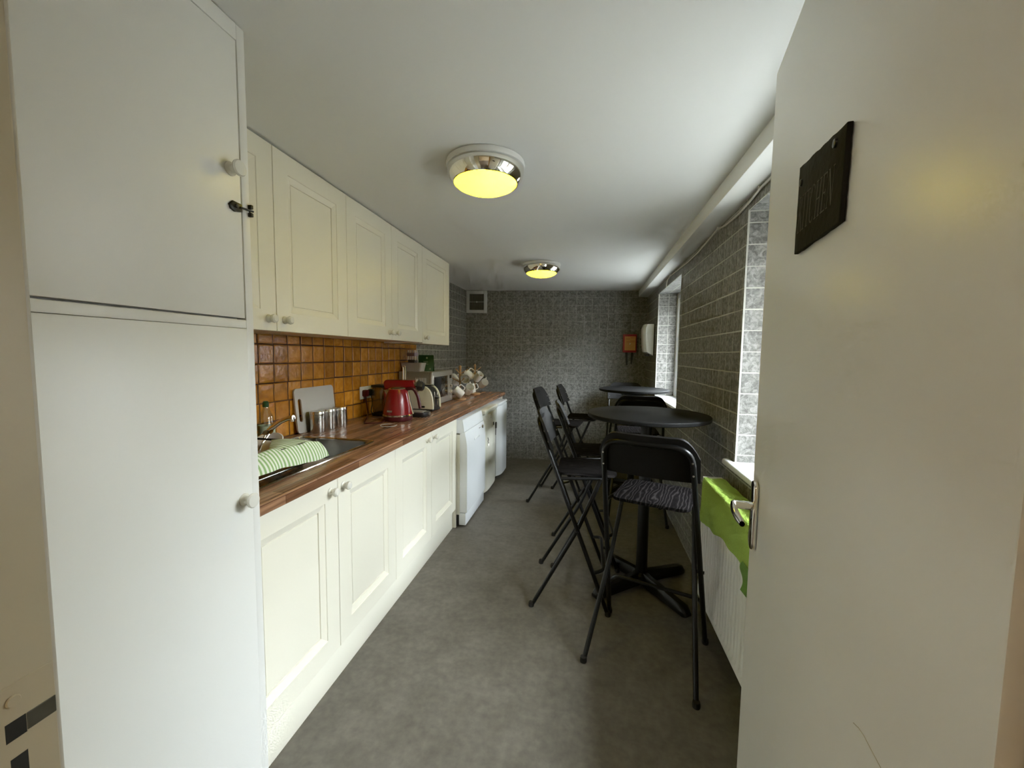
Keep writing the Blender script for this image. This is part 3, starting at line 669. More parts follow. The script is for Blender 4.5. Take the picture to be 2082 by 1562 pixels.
# ------------------------------------------------------------------ bar stools
def make_stool():
    r = thing('bar_stool', 'x', 'stool', (0, 0, 0), 0, 'folding black bar stools')
    # side profile, y forward: front leg / back post from (-.20,1.03) to (.205,0); rear leg (-.20,0) -> pivot (.035,.428) -> (.15,.715)
    TR = .0115
    def hw(z): return .232 - .060 * z / 1.03
    def post(z): return -.198 + (1.03 - z) / 1.03 * .403
    for s in (-1, 1):
        b = BM(); tube(b, [(s * hw(z_), post(z_), z_) for z_ in (.012, .25, .428, .72, .86)], TR, 10); lg = obj('front_leg', b, M_BLKTUBE, r)
        b = BM(); lathe(b, [(0, 0), (.0145, 0), (.0155, .008), (.0135, .024), (0, .026)], 14, T(s * hw(0), post(.0) - .002, 0)); obj('foot_cap', b, M_RUB, lg)
        b = BM(); wi = lambda z_: hw(z_) - .026 + .026 * (1 - min(1, z_ / .40)) * .95
        tube(b, bend([(s * wi(.012), -.197, .012), (s * (hw(.428) - .024), .035, .428), (s * (hw(.715) - .030), .150, .708)], .05), TR * .95, 10); rl = obj('rear_leg', b, M_BLKTUBE, r)
        b = BM(); lathe(b, [(0, 0), (.0145, 0), (.0155, .008), (.0135, .024), (0, .026)], 14, T(s * wi(0), -.203, 0)); obj('foot_cap', b, M_RUB, rl)
        b = BM(); tube(b, [(s * (hw(.428) - .034), .035, .428), (s * (hw(.428) + .016), .035, .428)], .007, 8); obj('pivot_bolt', b, M_BLKTUBE, r)
    # back hoop
    pts = bend([(-hw(.86), post(.86), .86), (-hw(1.0) + .002, post(1.012), 1.012), (hw(1.0) - .002, post(1.012), 1.012), (hw(.86), post(.86), .86)], .075, 8)
    b = BM(); tube(b, pts, TR, 12); obj('back_hoop', b, M_BLKTUBE, r)
    # back panel: curved plywood in front of the hoop
    def bp(u, v):
        x = (u - .5) * .398; zz = .866 + .186 * v
        cr = min(1, abs(u - .5) * 2)
        zz -= .085 * max(0, (cr - .58) / .42) ** 2.4 * v
        y = post(zz) + .034 - .026 * (1 - (2 * u - 1) ** 2)
        return (x, y, zz)
    b = BM(); grid(b, bp, 28, 6, .013); obj('backrest', b, mat('black_stained_plywood', (.007, .0065, .006), .45, noise=.2, nscale=30, spec=.15), r)
    for s in (-1, 1):
        for zz in (.90, .955):
            b = BM(); tube(b, [(s * (hw(zz)), post(zz) - .014, zz), (s * (hw(zz)), post(zz) + .034, zz)], .004, 8); obj('screw', b, M_SKIRT, r)
    # seat
    b = BM(); prism(b, rrect(-.166, -.085, .166, .235, .045), .718, .734, None, .004); obj('seat', b, M_SEAT, r)
    b = BM(); tube(b, bend([(-hw(.706), post(.706), .706), (-.150, .20, .711), (.150, .20, .711), (hw(.706), post(.706), .706)], .05), .0085, 10); obj('seat_frame', b, M_BLKTUBE, r)
    b = BM(); tube(b, [(-.150, .150, .709), (.150, .150, .709)], .0085, 10); obj('cross_bar', b, M_BLKTUBE, r)
    zf = .215; yf = post(zf)
    b = BM(); tube(b, bend([(-hw(zf), yf, zf), (-hw(zf) + .02, yf + .055, zf + .012), (hw(zf) - .02, yf + .055, zf + .012), (hw(zf), yf, zf)], .03), .0095, 10); obj('foot_rest', b, M_BLKTUBE, r)
    return r
st0 = make_stool(); first = [True]
def stool(label, x, y, heading):
    """heading: angle of the sitter's view from +Y, clockwise in degrees"""
    o = st0 if first[0] else copy_tree(st0); first[0] = False
    o.location = (x, y, 0); o.rotation_euler = (0, 0, -math.radians(heading)); o['label'] = label
stool('black folding bar stool nearest the camera, its back towards the radiator', .312, 1.858, 19.5)
stool('black folding bar stool seen from its left side at the nearer table', -.050, 2.325, 90.5)
stool('black folding bar stool just behind the nearest side-on one at the nearer table', .016, 2.764, 86)
stool('black folding bar stool furthest left, pulled away from the far table', -.255, 3.826, 99)
stool('black folding bar stool on the left of the far table, beside the back wall', -.075, 4.262, 95)
stool('black folding bar stool between the two round tables, back to the camera', .452, 3.505, 2)
stool('black folding bar stool beyond the far table, facing the camera', .470, 4.70, 180)

# ------------------------------------------------------------------ round bar tables
def make_table():
    r = thing('bar_table', 'x', 'table', (0, 0, 0), 0, 'round black bar tables')
    b = BM(); lathe(b, [(0, 1.010), (.329, 1.010), (.338, 1.014), (.340, 1.019), (.340, 1.031), (.338, 1.0345), (.333, 1.036), (0, 1.036)], 96); obj('table_top', b, M_TABLE, r, sharp=25)
    b = BM(); lathe(b, [(0, .975), (.10, .975), (.12, .985), (.12, 1.0095), (0, 1.0095)], 32); obj('top_plate', b, M_BLKTUBE, r)
    b = BM(); lathe(b, [(0, .05), (.033, .05), (.033, .98), (0, .98)], 28); obj('column', b, M_BLKTUBE, r)
    b = BM(); lathe(b, [(0, .045), (.055, .045), (.052, .075), (.036, .09), (0, .09)], 28); obj('hub', b, M_BLKTUBE, r)
    for k in range(4):
        t = bmesh.new(); secs = []
        n = 9
        for i in range(n + 1):
            s = i / n; x = .02 + .325 * s; h = .068 - .026 * s; wd = .026 + .008 * s
            zb = .012 + .012 * (1 - s) if True else 0
            if i == n: h *= .55; wd *= .6
            if i == n - 1: x += .012
            secs.append([t.verts.new((x, y_, z_)) for y_, z_ in ((-wd, zb), (wd, zb), (wd, zb + h * .55), (wd * .55, zb + h), (-wd * .55, zb + h), (-wd, zb + h * .55))])
        for a, c in zip(secs, secs[1:]):
            for i in range(6): t.faces.new((a[i], a[(i + 1) % 6], c[(i + 1) % 6], c[i]))
        t.faces.new(secs[0][::-1]); t.faces.new(secs[-1]); bmesh.ops.recalc_face_normals(t, faces=t.faces)
        b = BM(); join(b, t, RZ(math.radians(36 + 90 * k))); f_ = obj('base_arm', b, M_BLKTUBE, r, sharp=50)
        b = BM(); lathe(b, [(0, 0), (.018, 0), (.018, .016), (0, .016)], 16, RZ(math.radians(36 + 90 * k)) @ T(.315, 0, 0)); obj('levelling_foot', b, M_RUB, f_)
    return r
t0 = make_table(); t0.location = (.362, 2.425, 0); t0['label'] = 'round black bar table nearer the camera'
t1 = copy_tree(t0); t1.location = (.488, 4.205, 0); t1.rotation_euler = (0, 0, .15); t1['label'] = 'round black bar table at the far end by the window'

# ------------------------------------------------------------------ open kitchen door with sign and lever
DH = (.257, .284); DA = math.atan2(.981332, .19232135)
r = thing('door_1', 'open cream painted door to the kitchen carrying a slate sign', None, (DH[0], DH[1], 0), DA, kind='structure')
DW = .772
obj('leaf', box(BM(), (0, -.04, .008), (DW, 0, 2.0), .002), M_DOORP, r)
b = BM(); prism(b, rrect(-.021, -.075, .021, .085, .019, 6), 0, .010, Matrix(((1, 0, 0, DW - .052), (0, 0, 1, 0), (0, 1, 0, 1.0), (0, 0, 0, 1))), .003); pl = obj('handle_plate', b, M_CHROME, r)
b = BM(); tube(b, [(DW - .052, .008, 1.025), (DW - .052, .042, 1.025)], .0095, 16); obj('spindle', b, M_CHROME, pl)
b = BM()
def lev(u, v):
    x = DW - .040 - .118 * u; hh = .0135 * (1 - .55 * u) * min(1, .35 + 5 * u); a = 2 * PI * v
    return (x, .044 + .006 * math.sin(PI * u) + .0075 * math.sin(a) * (1 - .3 * u), 1.025 + hh * math.cos(a) - .006 * u)
grid(b, lev, 14, 14); bmesh.ops.holes_fill(b, edges=[e for e in b.edges if len(e.link_faces) == 1]); obj('lever', b, M_CHROME, pl)
b = BM(); tube(b, [(.1831, .0, .9788), (.171, .0, .984), (.1585, .0, .9867), (.1445, .0, .9869), (.1237, .0, .9874)], .0005, 5); obj('paint_crack', b, M_BEIGE, r)
# slate sign: on the face y=0, x from hinge .31 to .51
sg = thing('slate_sign', 'small slate plaque reading KITCHEN screwed to the open door', 'sign', (DH[0], DH[1], 0), DA)
b = BM()
CO = {'TL': (.5008, 1.6852), 'TR': (.3000, 1.6558), 'BL': (.5028, 1.5432), 'BR': (.3050, 1.5381)}   # hand-cut slate, not quite square
n = 12; o_ = []
for p0, p1 in (('BR', 'BL'), ('BL', 'TL'), ('TL', 'TR'), ('TR', 'BR')):
    for i in range(n):
        s_ = i / n; k_ = .0009 if i else 0
        o_.append((CO[p0][0] * (1 - s_) + CO[p1][0] * s_ + random.uniform(-k_, k_), CO[p0][1] * (1 - s_) + CO[p1][1] * s_ + random.uniform(-k_, k_)))
prism(b, o_, .0005, .0075, Matrix(((1, 0, 0, 0), (0, 0, 1, 0), (0, 1, 0, 0), (0, 0, 0, 1))), .0012); obj('plaque', b, M_SLATE, sg)
# serif capitals from strokes: (x0,y0,x1,y1,width) in a unit cell
S_ = .085; TH = .034; SF = .03
def ser(x, y, w_=.13): return (x - w_, y, x + w_, y, SF)
GL = {
 'K': (.78, [(.2, 0, .2, 1, S_), ser(.2, .015), ser(.2, .985), (.2, .42, .66, .985, TH), (.33, .58, .68, 0, S_), ser(.66, .985, .1), ser(.68, .015, .1)]),
 'I': (.42, [(.21, 0, .21, 1, S_), ser(.21, .015), ser(.21, .985)]),
 'T': (.70, [(.35, 0, .35, 1, S_), ser(.35, .015), (.03, .98, .67, .98, TH), (.04, .84, .04, .98, TH), (.66, .84, .66, .98, TH)]),
 'C': (.74, [(.35 + .31 * math.cos(a0) * 1.0, .5 + .5 * math.sin(a0), .35 + .31 * math.cos(a1), .5 + .5 * math.sin(a1), TH + (S_ - TH) * abs(math.cos((a0 + a1) / 2)) * (1 if math.cos((a0 + a1) / 2) < 0 else .3)) for a0, a1 in [(math.radians(48 + 264 * i / 14), math.radians(48 + 264 * (i + 1) / 14)) for i in range(14)]] + [(.56, .76, .56, .98, TH)]),
 'H': (.82, [(.2, 0, .2, 1, S_), (.62, 0, .62, 1, S_), (.2, .5, .62, .5, TH), ser(.2, .015), ser(.2, .985), ser(.62, .015), ser(.62, .985)]),
 'E': (.68, [(.2, 0, .2, 1, S_), (.08, .98, .58, .98, TH), (.08, .02, .60, .02, TH), (.2, .5, .48, .5, TH), (.58, .84, .58, .98, TH), (.60, .02, .60, .18, TH), (.48, .42, .48, .58, TH)]),
 'N': (.84, [(.18, 0, .18, 1, TH), (.68, 0, .68, 1, TH), (.18, 1, .68, 0, S_), ser(.18, .015, .1), ser(.68, .985, .1), (.06, .985, .2, .985, SF)]),
}
tw_ = sum(GL[c][0] for c in 'KITCHEN')
TXT = {'KT': (.4865, 1.6308), 'NT': (.3261, 1.6189), 'KB': (.4938, 1.5742), 'NB': (.3321, 1.5696)}
def tmap(u, v):
    bl = lambda k: (TXT['KB'][k] * (1 - u) + TXT['NB'][k] * u) * (1 - v) + (TXT['KT'][k] * (1 - u) + TXT['NT'][k] * u) * v
    return Vector((bl(0), .00775, bl(1)))
b = BM(); x_ = 0
for c in 'KITCHEN':
    for (xa, ya, xb_, yb_, wd) in GL[c][1]:
        d = Vector((xb_ - xa, yb_ - ya)); d.normalize(); p_ = Vector((-d.y, d.x)) * wd / 2
        q = [(xa + p_.x, ya + p_.y), (xb_ + p_.x, yb_ + p_.y), (xb_ - p_.x, yb_ - p_.y), (xa - p_.x, ya - p_.y)]
        lo = [b.verts.new(tmap((x_ + x) / tw_, y)) for x, y in q]; hi = [b.verts.new(v.co + Vector((0, .0004, 0))) for v in lo]
        b.faces.new(hi)
        for i in range(4): b.faces.new((lo[i], lo[(i + 1) % 4], hi[(i + 1) % 4], hi[i]))
    x_ += GL[c][0]
bmesh.ops.recalc_face_normals(b, faces=b.faces)
obj('lettering', b, M_ENGR, sg, smooth=False)
for xx, zz_ in ((.3344, 1.6468), (.4828, 1.6540)):
    b = BM(); lathe(b, [(0, 0), (.006, 0), (.0055, .0025), (0, .004)], 16, T(xx, .0075, zz_) @ Matrix.Rotation(-PI / 2, 4, 'X')); obj('screw', b, M_BLKTUBE, sg)

# ------------------------------------------------------------------ radiator and green towel
RX0, RX1, RY0, RY1, RZ0, RZ1 = .600, .692, 1.05, 2.145, .145, .763
r = thing('radiator', 'white ribbed panel radiator under the near window', 'radiator', (.645, 1.6, 0))
b = BM(); t = bmesh.new()
n = int((RY1 - RY0 - .03) / .0333 * 12); rows = []
for i in range(n + 1):
    y = RY0 + .015 + (RY1 - RY0 - .03) * i / n; ph = ((y - RY0) / .0333) % 1.0
    e_ = abs(ph - .5) * 2; d = .017 * min(1, max(0, (e_ - .48) / .20))
    rows.append([t.verts.new((RX0 + .001, y, RZ0 + .012)), t.verts.new((RX0 + .001, y, RZ0 + .03)), t.verts.new((RX0 + d + .001, y, RZ0 + .045)), t.verts.new((RX0 + d + .001, y, RZ1 - .05)), t.verts.new((RX0 + .001, y, RZ1 - .035)), t.verts.new((RX0 + .001, y, RZ1 - .02))])
for a, c in zip(rows, rows[1:]):
    for k in range(5): t.faces.new((a[k], c[k], c[k + 1], a[k + 1]))
bmesh.ops.recalc_face_normals(t, faces=t.faces); join(b, t)
obj('front_panel', b, M_PLAST, r, world=True, sharp=50)
b = BM(); box(b, (RX0, RY0, RZ0), (RX0 + .02, RY1, RZ0 + .013), .004); box(b, (RX0 + .0205, RY0 + .01, RZ0 + .01), (RX0 + .0235, RY1 - .01, RZ1 - .02)); box(b, (RX1 - .012, RY0, RZ0), (RX1, RY1, RZ1 - .02), .003)
box(b, (RX0, RY1 - .016, RZ0), (RX0 + .02, RY1, RZ1 - .01), .004)
obj('rear_panel', b, M_PLAST, r, world=True)
obj('side_cover', box(BM(), (RX0 + .002, RY1 - .006, RZ0 + .03), (RX1, RY1 + .004, RZ1), .002), M_PLAST, r, world=True)
b = BM(); nb = int((RY1 - RY0) / .03)
box(b, (RX0, RY0, RZ1 - .02), (RX0 + .022, RY1, RZ1), .004); box(b, (RX1 - .022, RY0, RZ1 - .02), (RX1, RY1, RZ1), .004); box(b, (RX0 + .022, RY1 - .03, RZ1 - .006), (RX1 - .022, RY1, RZ1), .001)
for k in range(nb):
    y = RY1 - .03 - k * .03; box(b, (RX0 + .02, y - .02, RZ1 - .008), (RX1 - .02, y - .008, RZ1 - .001))
obj('top_grille', b, M_PLAST, r, world=True)
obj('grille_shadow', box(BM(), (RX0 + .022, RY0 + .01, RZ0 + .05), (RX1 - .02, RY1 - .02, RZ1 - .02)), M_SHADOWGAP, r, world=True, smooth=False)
b = BM(); tube(b, [(.645, RY1 - .01, RZ0 + .03), (.645, RY1 + .03, RZ0 + .03), (.645, RY1 + .03, 0.0)], .0075, 10); lathe(b, [(0, 0), (.014, 0), (.014, .05), (0, .05)], 14, T(.645, RY1 + .03, RZ0)); obj('valve_pipe', b, M_SKIRT, r, world=True)
for yy in (RY0 + .15, RY1 - .15):
    b = BM(); box(b, (RX1 - .002, yy - .02, RZ0 + .1), (.707, yy + .02, RZ1 - .1), .002); obj('wall_bracket', b, M_PLAST, r, world=True)
tw = BM()
def towel(u, v):
    # u along y, v from back over the top and down the front
    y = 2.098 - .84 * u
    drop = .185 - .06 * u + .010 * math.sin(u * 9 + 1) + .004 * math.sin(u * 31)
    L1 = .088; tot = L1 + drop + .02
    s = v * tot
    if s < L1: x, zz = RX1 - .004 - s, RZ1 + .005 + .002 * math.sin(u * 40 + s * 90)
    else:
        q = s - L1; a = min(1, q / .02)
        x = RX0 - .004 - .007 * a - .003 * math.sin(u * 26 + 1) * a * min(1, q / .1); zz = RZ1 + .004 - q + .003 * (1 - a)
    zig = .004 * (1 if int(u * 150) % 2 else -1) if abs(s - L1) < .014 else 0
    yy = y + .006 * math.sin(v * 7 + u * 3) + .018 * max(0, s - L1) / .2 * (1 if u < .1 else 0)
    return (x - abs(zig) * .5, yy, zz + zig * .8)
grid(tw, towel, 150, 34, .003)
o = obj('towel', tw, M_LIME, sharp=80); tag(o, 'lime green cloth draped over the top of the radiator', 'towel')
tw = BM()
def towel2(u, v):
    return (RX0 - .016 - .003 * math.sin(v * 8), 1.548 - .25 * u + .012 * math.sin(v * 6), .625 - .105 * v * (1 - .2 * u))
grid(tw, towel2, 16, 12, .003)
o = obj('towel', tw, mat('olive_towel', (.13, .26, .05), .9, noise=.2, nscale=120, bump=.6, bscale=200), sharp=80); tag(o, 'darker green cloth hanging lower on the radiator behind the door handle', 'towel')

# ------------------------------------------------------------------ things on the walls
r = thing('wall_cable', 'thin pale cable sagging along the top of the window wall', 'cable', (.72, 3, 2.08))
xw = lambda y: .70 + .0095 * y - .008
cp = [(1.60, 2.086), (1.908, 2.086), (2.034, 2.070), (2.16, 2.061), (2.364, 2.066), (2.502, 2.088), (2.617, 2.081), (2.932, 2.060), (3.193, 2.059), (3.512, 2.072), (3.862, 2.084), (3.99, 2.075), (4.02, 2.04), (4.03, 2.018)]
b = BM(); tube(b, [(xw(y), y, z_ - .004) for y, z_ in cp], .0048, 8); obj('lead', b, M_CABLEW, r, world=True)
for y, z_ in ((1.93, 2.086), (2.5, 2.088), (3.86, 2.084)):
    b = BM(); box(b, (xw(y) - .006, y - .006, z_ - .008), (xw(y) + .006, y + .006, z_ + .008), .002); obj('clip', b, M_PLAST, r, world=True)

r = thing('extractor_vent', 'square white-framed air vent high in the back corner', 'vent', (-1.39, 5.09, 1.88))
b = BM(); x0, x1, z0, z1, fw = .0045, .272, 1.886, 2.168, .04
for a, c in (((x0, -.03, z0), (x0 + fw, 0, z1)), ((x1 - fw, -.03, z0), (x1, 0, z1)), ((x0 + fw, -.03, z0), (x1 - fw, 0, z0 + fw)), ((x0 + fw, -.03, z1 - fw), (x1 - fw, 0, z1))): box(b, a, c, .003)
obj('frame', b, M_VENTW, r, world=True, M=MBK)
obj('backing', box(BM(), (x0 + fw, -.012, z0 + fw), (x1 - fw, -.004, z1 - fw)), M_GRILLE, r, world=True, M=MBK, smooth=False)
for k in range(8):
    xx = x0 + fw + .013 + k * .0235; obj('slat', box(BM(), (xx - .003, -.022, z0 + fw), (xx + .003, -.012, z1 - fw)), M_GRILLE, r, world=True, M=MBK, smooth=False)
obj('pull_bar', box(BM(), (x0 + fw, -.025, 2.025), (x1 - fw, -.022, 2.030)), M_VENTW, r, world=True, M=MBK, smooth=False)
b = BM(); lathe(b, [(0, 0), (.010, 0), (.008, .006), (0, .007)], 14, T(.138, -.025, 2.0275) @ Matrix.Rotation(PI / 2, 4, 'X')); obj('knob', b, M_VENTW, r, world=True, M=MBK)

r = thing('fire_blanket', 'red fire blanket case with orange label and two black pull tabs', 'fire blanket', (.52, 5.25, 1.41))
bx0 = 1.994
obj('case', box(BM(), (bx0, -.05, 1.405), (bx0 + .165, -.002, 1.632), .008), M_BLKT, r, world=True, M=MBK)
lb = obj('label', box(BM(), (bx0 + .017, -.0515, 1.432), (bx0 + .150, -.0502, 1.605)), M_ORLAB, r, world=True, M=MBK, smooth=False)
for k, (a, c, zz, hh) in enumerate(((.03, .075, 1.572, .004), (.085, .14, 1.585, .004), (.085, .14, 1.55, .003), (.03, .14, 1.535, .003))):
    obj('print_line', box(BM(), (bx0 + a, -.0522, zz), (bx0 + c, -.0513, zz + hh)), M_BLKT, lb, world=True, M=MBK, smooth=False)
b = BM(); prism(b, [(bx0 + .072, 1.50), (bx0 + .080, 1.525), (bx0 + .095, 1.505), (bx0 + .088, 1.512), (bx0 + .082, 1.508)], .0515, .0525, Matrix(((1, 0, 0, 0), (0, 0, -1, 0), (0, 1, 0, 0), (0, 0, 0, 1)))); obj('pictogram', b, M_PLAST, lb, world=True, M=MBK)
for a, dx, L_ in ((.045, .006, .165), (.115, -.004, .15)):
    b = BM(); grid(b, lambda u, v: (bx0 + a + .028 * (u - .5) * (1 - .35 * v) + dx * v * 1.5, -.03 - .006 * math.sin(v * 3), 1.41 - L_ * v), 4, 10, .004); obj('pull_tab', b, M_BLKPL, r, world=True, M=MBK)

r = thing('hand_dryer', 'white wall-mounted hand dryer beyond the far window', 'hand dryer', (.70, 4.78, 1.37))
b = BM(); t = bmesh.new(); cols = []
for i in range(9):
    u = i / 8; y = 4.655 + .245 * u
    row = []
    for k in range(9):
        v = k / 8; zz = 1.372 + .342 * v
        dep = .128 * (1 - .20 * (1 - v) ** 2) * (1 - .16 * max(0, v - .85) / .15) * (1 - .25 * abs(2 * u - 1) ** 5)
        row.append(t.verts.new((-dep, y, zz - .03 * (1 - v) * (1 - .6 * dep / .12) * 0 + (.045 * (1 - v) ** 8 * 1.0 if True else 0) * .8)))
    row.append(t.verts.new((-.001, y, 1.714))); row.insert(0, t.verts.new((-.001, y, 1.366)))
    cols.append(row)
for a, c in zip(cols, cols[1:]):
    for k in range(len(a) - 1): t.faces.new((a[k], c[k], c[k + 1], a[k + 1]))
    t.faces.new((a[-1], c[-1], c[0], a[0]))
t.faces.new(cols[0]); t.faces.new(cols[-1][::-1]); bmesh.ops.recalc_face_normals(t, faces=t.faces); join(b, t)
obj('body', b, M_IVORY, r, world=True, M=MR, sharp=35)
obj('air_outlet', box(BM(), (-.085, 4.72, 1.362), (-.04, 4.83, 1.385), .006), M_BLKPL, r, world=True, M=MR)
b = BM(); tube(b, [(-.052, 4.6535, 1.47), (-.085, 4.6535, 1.63)], .0022, 6); obj('crease', b, M_IVORY, r, world=True, M=MR)
obj('back_plate', box(BM(), (-.012, 4.648, 1.37), (-.0005, 4.906, 1.716), .003), M_BLKPL, r, world=True, M=MR)

# socket with plugs, on the orange tiles
r = thing('wall_socket', 'white double wall socket on the orange tiles', 'socket', (-1.57, 2.70, 1.03))
obj('plate', box(BM(), (.0065, 2.612, 1.032), (.0155, 2.758, 1.121), .003), M_PLAST, r, world=True, M=ML)
for yy in (2.668, 2.735): obj('switch', box(BM(), (.0155, yy - .006, 1.096), (.018, yy + .006, 1.112), .001), M_PLAST, r, world=True, M=ML)
def plug(name, label, yy, m, path):
    r = thing(name, label, 'plug', (-1.56, yy, 1.05))
    b = BM(); prism(b, rrect(yy - .024, 1.050, yy + .024, 1.098, .012, 4), .0158, .046, Matrix(((0, 0, 1, 0), (1, 0, 0, 0), (0, 1, 0, 0), (0, 0, 0, 1))), .005); obj('plug_body', b, m, r, world=True, M=ML)
    b = BM(); tube(b, path, .0042, 8); obj('lead', b, m, r, world=True)
plug('red_plug', 'dark red plug and lead of the kettle in the wall socket', 2.654, M_DKRED, bend([(-1.541, 2.654, 1.052), (-1.538, 2.652, 1.02), (-1.53, 2.66, .93), (-1.50, 2.60, .914), (-1.38, 2.34, .914), (-1.29, 2.40, .914), (-1.30, 2.47, .914)], .08, 6))
plug('black_plug', 'black plug and lead of the coffee machine in the wall socket', 2.727, M_BLKPL, bend([(-1.541, 2.727, 1.052), (-1.535, 2.735, 1.0), (-1.52, 2.68, .93), (-1.49, 2.72, .914), (-1.455, 2.755, .914)], .05, 6))

# ------------------------------------------------------------------ things on the worktop
ZW = .909
r = thing('chopping_board', 'white chopping board with slot handle leaning against the orange tiles', 'chopping board', (-1.50, 2.12, ZW))
b = BM(); t = bmesh.new()
ou = rrect(1.962, 0, 2.312, .250, .022, 5); ho = rrect(1.984, .062, 2.012, .192, .0135, 5)
def ringprism(ou, ho, th):
    t = bmesh.new()
    A = [[t.verts.new((y, z_, d)) for y, z_ in ou] for d in (0, th)]; B = [[t.verts.new((y, z_, d)) for y, z_ in ho] for d in (0, th)]
    n = len(ou)
    for i in range(n):
        j = (i + 1) % n; t.faces.new((A[0][i], A[0][j], A[1][j], A[1][i])); t.faces.new((B[0][i], B[1][i], B[1][j], B[0][j]))
    for d in (0, 1):
        bmesh.ops.triangle_fill(t, edges=[t.edges.get((L_[i], L_[(i + 1) % n])) for L_ in (A[d], B[d]) for i in range(n)], use_beauty=True)
    bmesh.ops.recalc_face_normals(t, faces=t.faces); return t
t = ringprism(ou, ho, .009); lean = math.radians(5.5)
Mb = T(-1.556, 0, ZW + .001) @ Matrix.Rotation(-lean, 4, 'Y') @ Matrix(((0, 0, 1, 0), (1, 0, 0, 0), (0, 1, 0, 0), (0, 0, 0, 1)))
join(b, t, Mb); obj('board', b, M_BOARD, r, world=True)
for i, (x, y, lab) in enumerate(((-1.497, 2.058, 'brushed steel canister nearest the sink'), (-1.500, 2.160, 'brushed steel canister in the middle of the three'), (-1.487, 2.255, 'brushed steel canister nearest the kettle'))):
    r = thing('canister', lab, 'canister', (x, y, ZW), 0, 'steel storage canisters')
    b = BM(); lathe(b, [(0, .0), (.040, 0), (.041, .003), (.041, .100), (0, .100)], 36); obj('body', b, M_STEEL, r)
    b = BM(); lathe(b, [(.0415, .1005), (.0425, .102), (.0425, .116), (.040, .120), (0, .1215)], 36); obj('lid', b, M_STEEL, r)
r = thing('washing_up_bottle', 'clear bottle of green washing-up liquid behind the tap', 'bottle', (-1.515, 1.70, ZW + .004))
b = BM(); lathe(b, [(0, 0), (.034, 0), (.036, .01), (.036, .10), (.030, .14), (.014, .175), (.012, .185), (0, .186)], 28); obj('bottle_body', b, M_CLEAR, r)
b = BM(); lathe(b, [(0, .004), (.032, .004), (.034, .012), (.034, .085), (0, .085)], 28); obj('liquid', b, M_GRNLIQ, r)
b = BM(); lathe(b, [(.0368, .03), (.0368, .095)], 28, cap0=False, cap1=False); obj('label_band', b, M_PALEPRT, r)
b = BM(); lathe(b, [(0, .184), (.014, .184), (.014, .205), (.009, .212), (0, .213)], 20); obj('cap', b, M_GREENPK, r)
r = thing('dark_bottle', 'small dark green bottle half hidden by the tall cupboard', 'bottle', (-1.515, 1.60, ZW + .004))
b = BM(); lathe(b, [(0, 0), (.03, 0), (.031, .008), (.031, .11), (.022, .135), (.012, .15), (0, .151)], 24); obj('bottle_body', b, M_GRNLIQ, r)
b = BM(); lathe(b, [(0, .15), (.013, .15), (.013, .172), (0, .173)], 16); obj('cap', b, M_BLKPL, r)

# dish rack, tea towel, cutlery
r = thing('dish_rack', 'black wire dish rack standing on the drainer', 'dish rack', (-1.25, 1.28, .914))
rk = (-1.40, 1.10, -1.115, 1.475)
b = BM(); tube(b, [(x, y, .995) for x, y in rrect(*rk, .03, 4)], .0045, 8, True); tube(b, [(x, y, .93) for x, y in rrect(rk[0] + .01, rk[1] + .01, rk[2] - .01, rk[3] - .01, .03, 4)], .0035, 8, True); obj('rim', b, M_BLKTUBE, r, world=True)
for k in range(10):
    y = rk[1] + .03 + k * .035; b = BM(); tube(b, bend([(rk[0], y, .995), (rk[0] + .012, y, .93), (rk[2] - .012, y, .93), (rk[2], y, .995)], .012, 3), .002, 6); obj('wire', b, M_BLKTUBE, r, world=True)
for x in (rk[0] + .03, rk[2] - .03):
    for y in (rk[1] + .03, rk[3] - .03):
        b = BM(); tube(b, [(x, y, .9145), (x, y, .932)], .005, 8); obj('foot', b, M_RUB, r, world=True)
for k, (x, y, a) in enumerate(((-1.36, 1.40, .2), (-1.34, 1.435, -.1), (-1.31, 1.42, .35))):
    c = thing('teaspoon', ['steel spoon at the back of the dish rack', 'steel spoon in the middle of the dish rack', 'steel spoon beside the tea towel in the dish rack'][k], 'spoon', (x, y, .935), a, 'spoons in the dish rack')
    b = BM(); tube(b, [(0, 0, 0), (0, .03, .03), (0, .075, .075)], .003, 8, rs=[.0035, .0025, .0035]); obj('handle', b, M_STEEL, c)
    b = BM(); lathe(b, [(0, -.002), (.012, 0), (.013, .0015), (0, .0)], 16, T(0, .083, .082) @ Matrix.Rotation(.8, 4, 'X')); obj('bowl', b, M_STEEL, c)
c = thing('plate', 'pale plate lying in the dish rack behind the tea towel', 'plate', (-1.345, 1.50, .958)); b = BM(); lathe(b, [(0, 0), (.045, 0), (.075, .012), (.077, .013), (.073, .016), (.045, .005), (0, .005)], 40, Matrix.Rotation(.5, 4, 'X')); obj('dish', b, M_MUG, c)
b = BM()
def tea(u, v):
    # u along y from the tall cupboard to the bowl; v from the back edge over the rack rim and down the front
    y = 1.06 + .46 * u
    back = -1.145 - .17 * max(0, (u - .50) / .5)
    if v < .4:
        s = v / .4; x = back + (-1.108 - back) * s; zz = .998 + .010 * math.sin(s * PI) * (1 - .3 * u) + .002 * math.sin(u * 30)
        if u > .8: zz -= .012 * ((u - .8) / .2) ** 2
    else:
        s = (v - .4) / .6; x = -1.108 + .032 * math.sin(s * PI / 2) + .004 * math.sin(u * 24) * s + .006 * s; zz = 1.000 - (.066 - .012 * math.sin(u * 5)) * s ** 1.15
        if u > .8: zz -= .012 * ((u - .8) / .2) ** 2 * (1 - s)
    y += .022 * (v - .4) * (u - .2)
    if u > .85: y += .02 * (v - .3)
    return (x, y, zz)
grid(b, tea, 70, 26, .003)
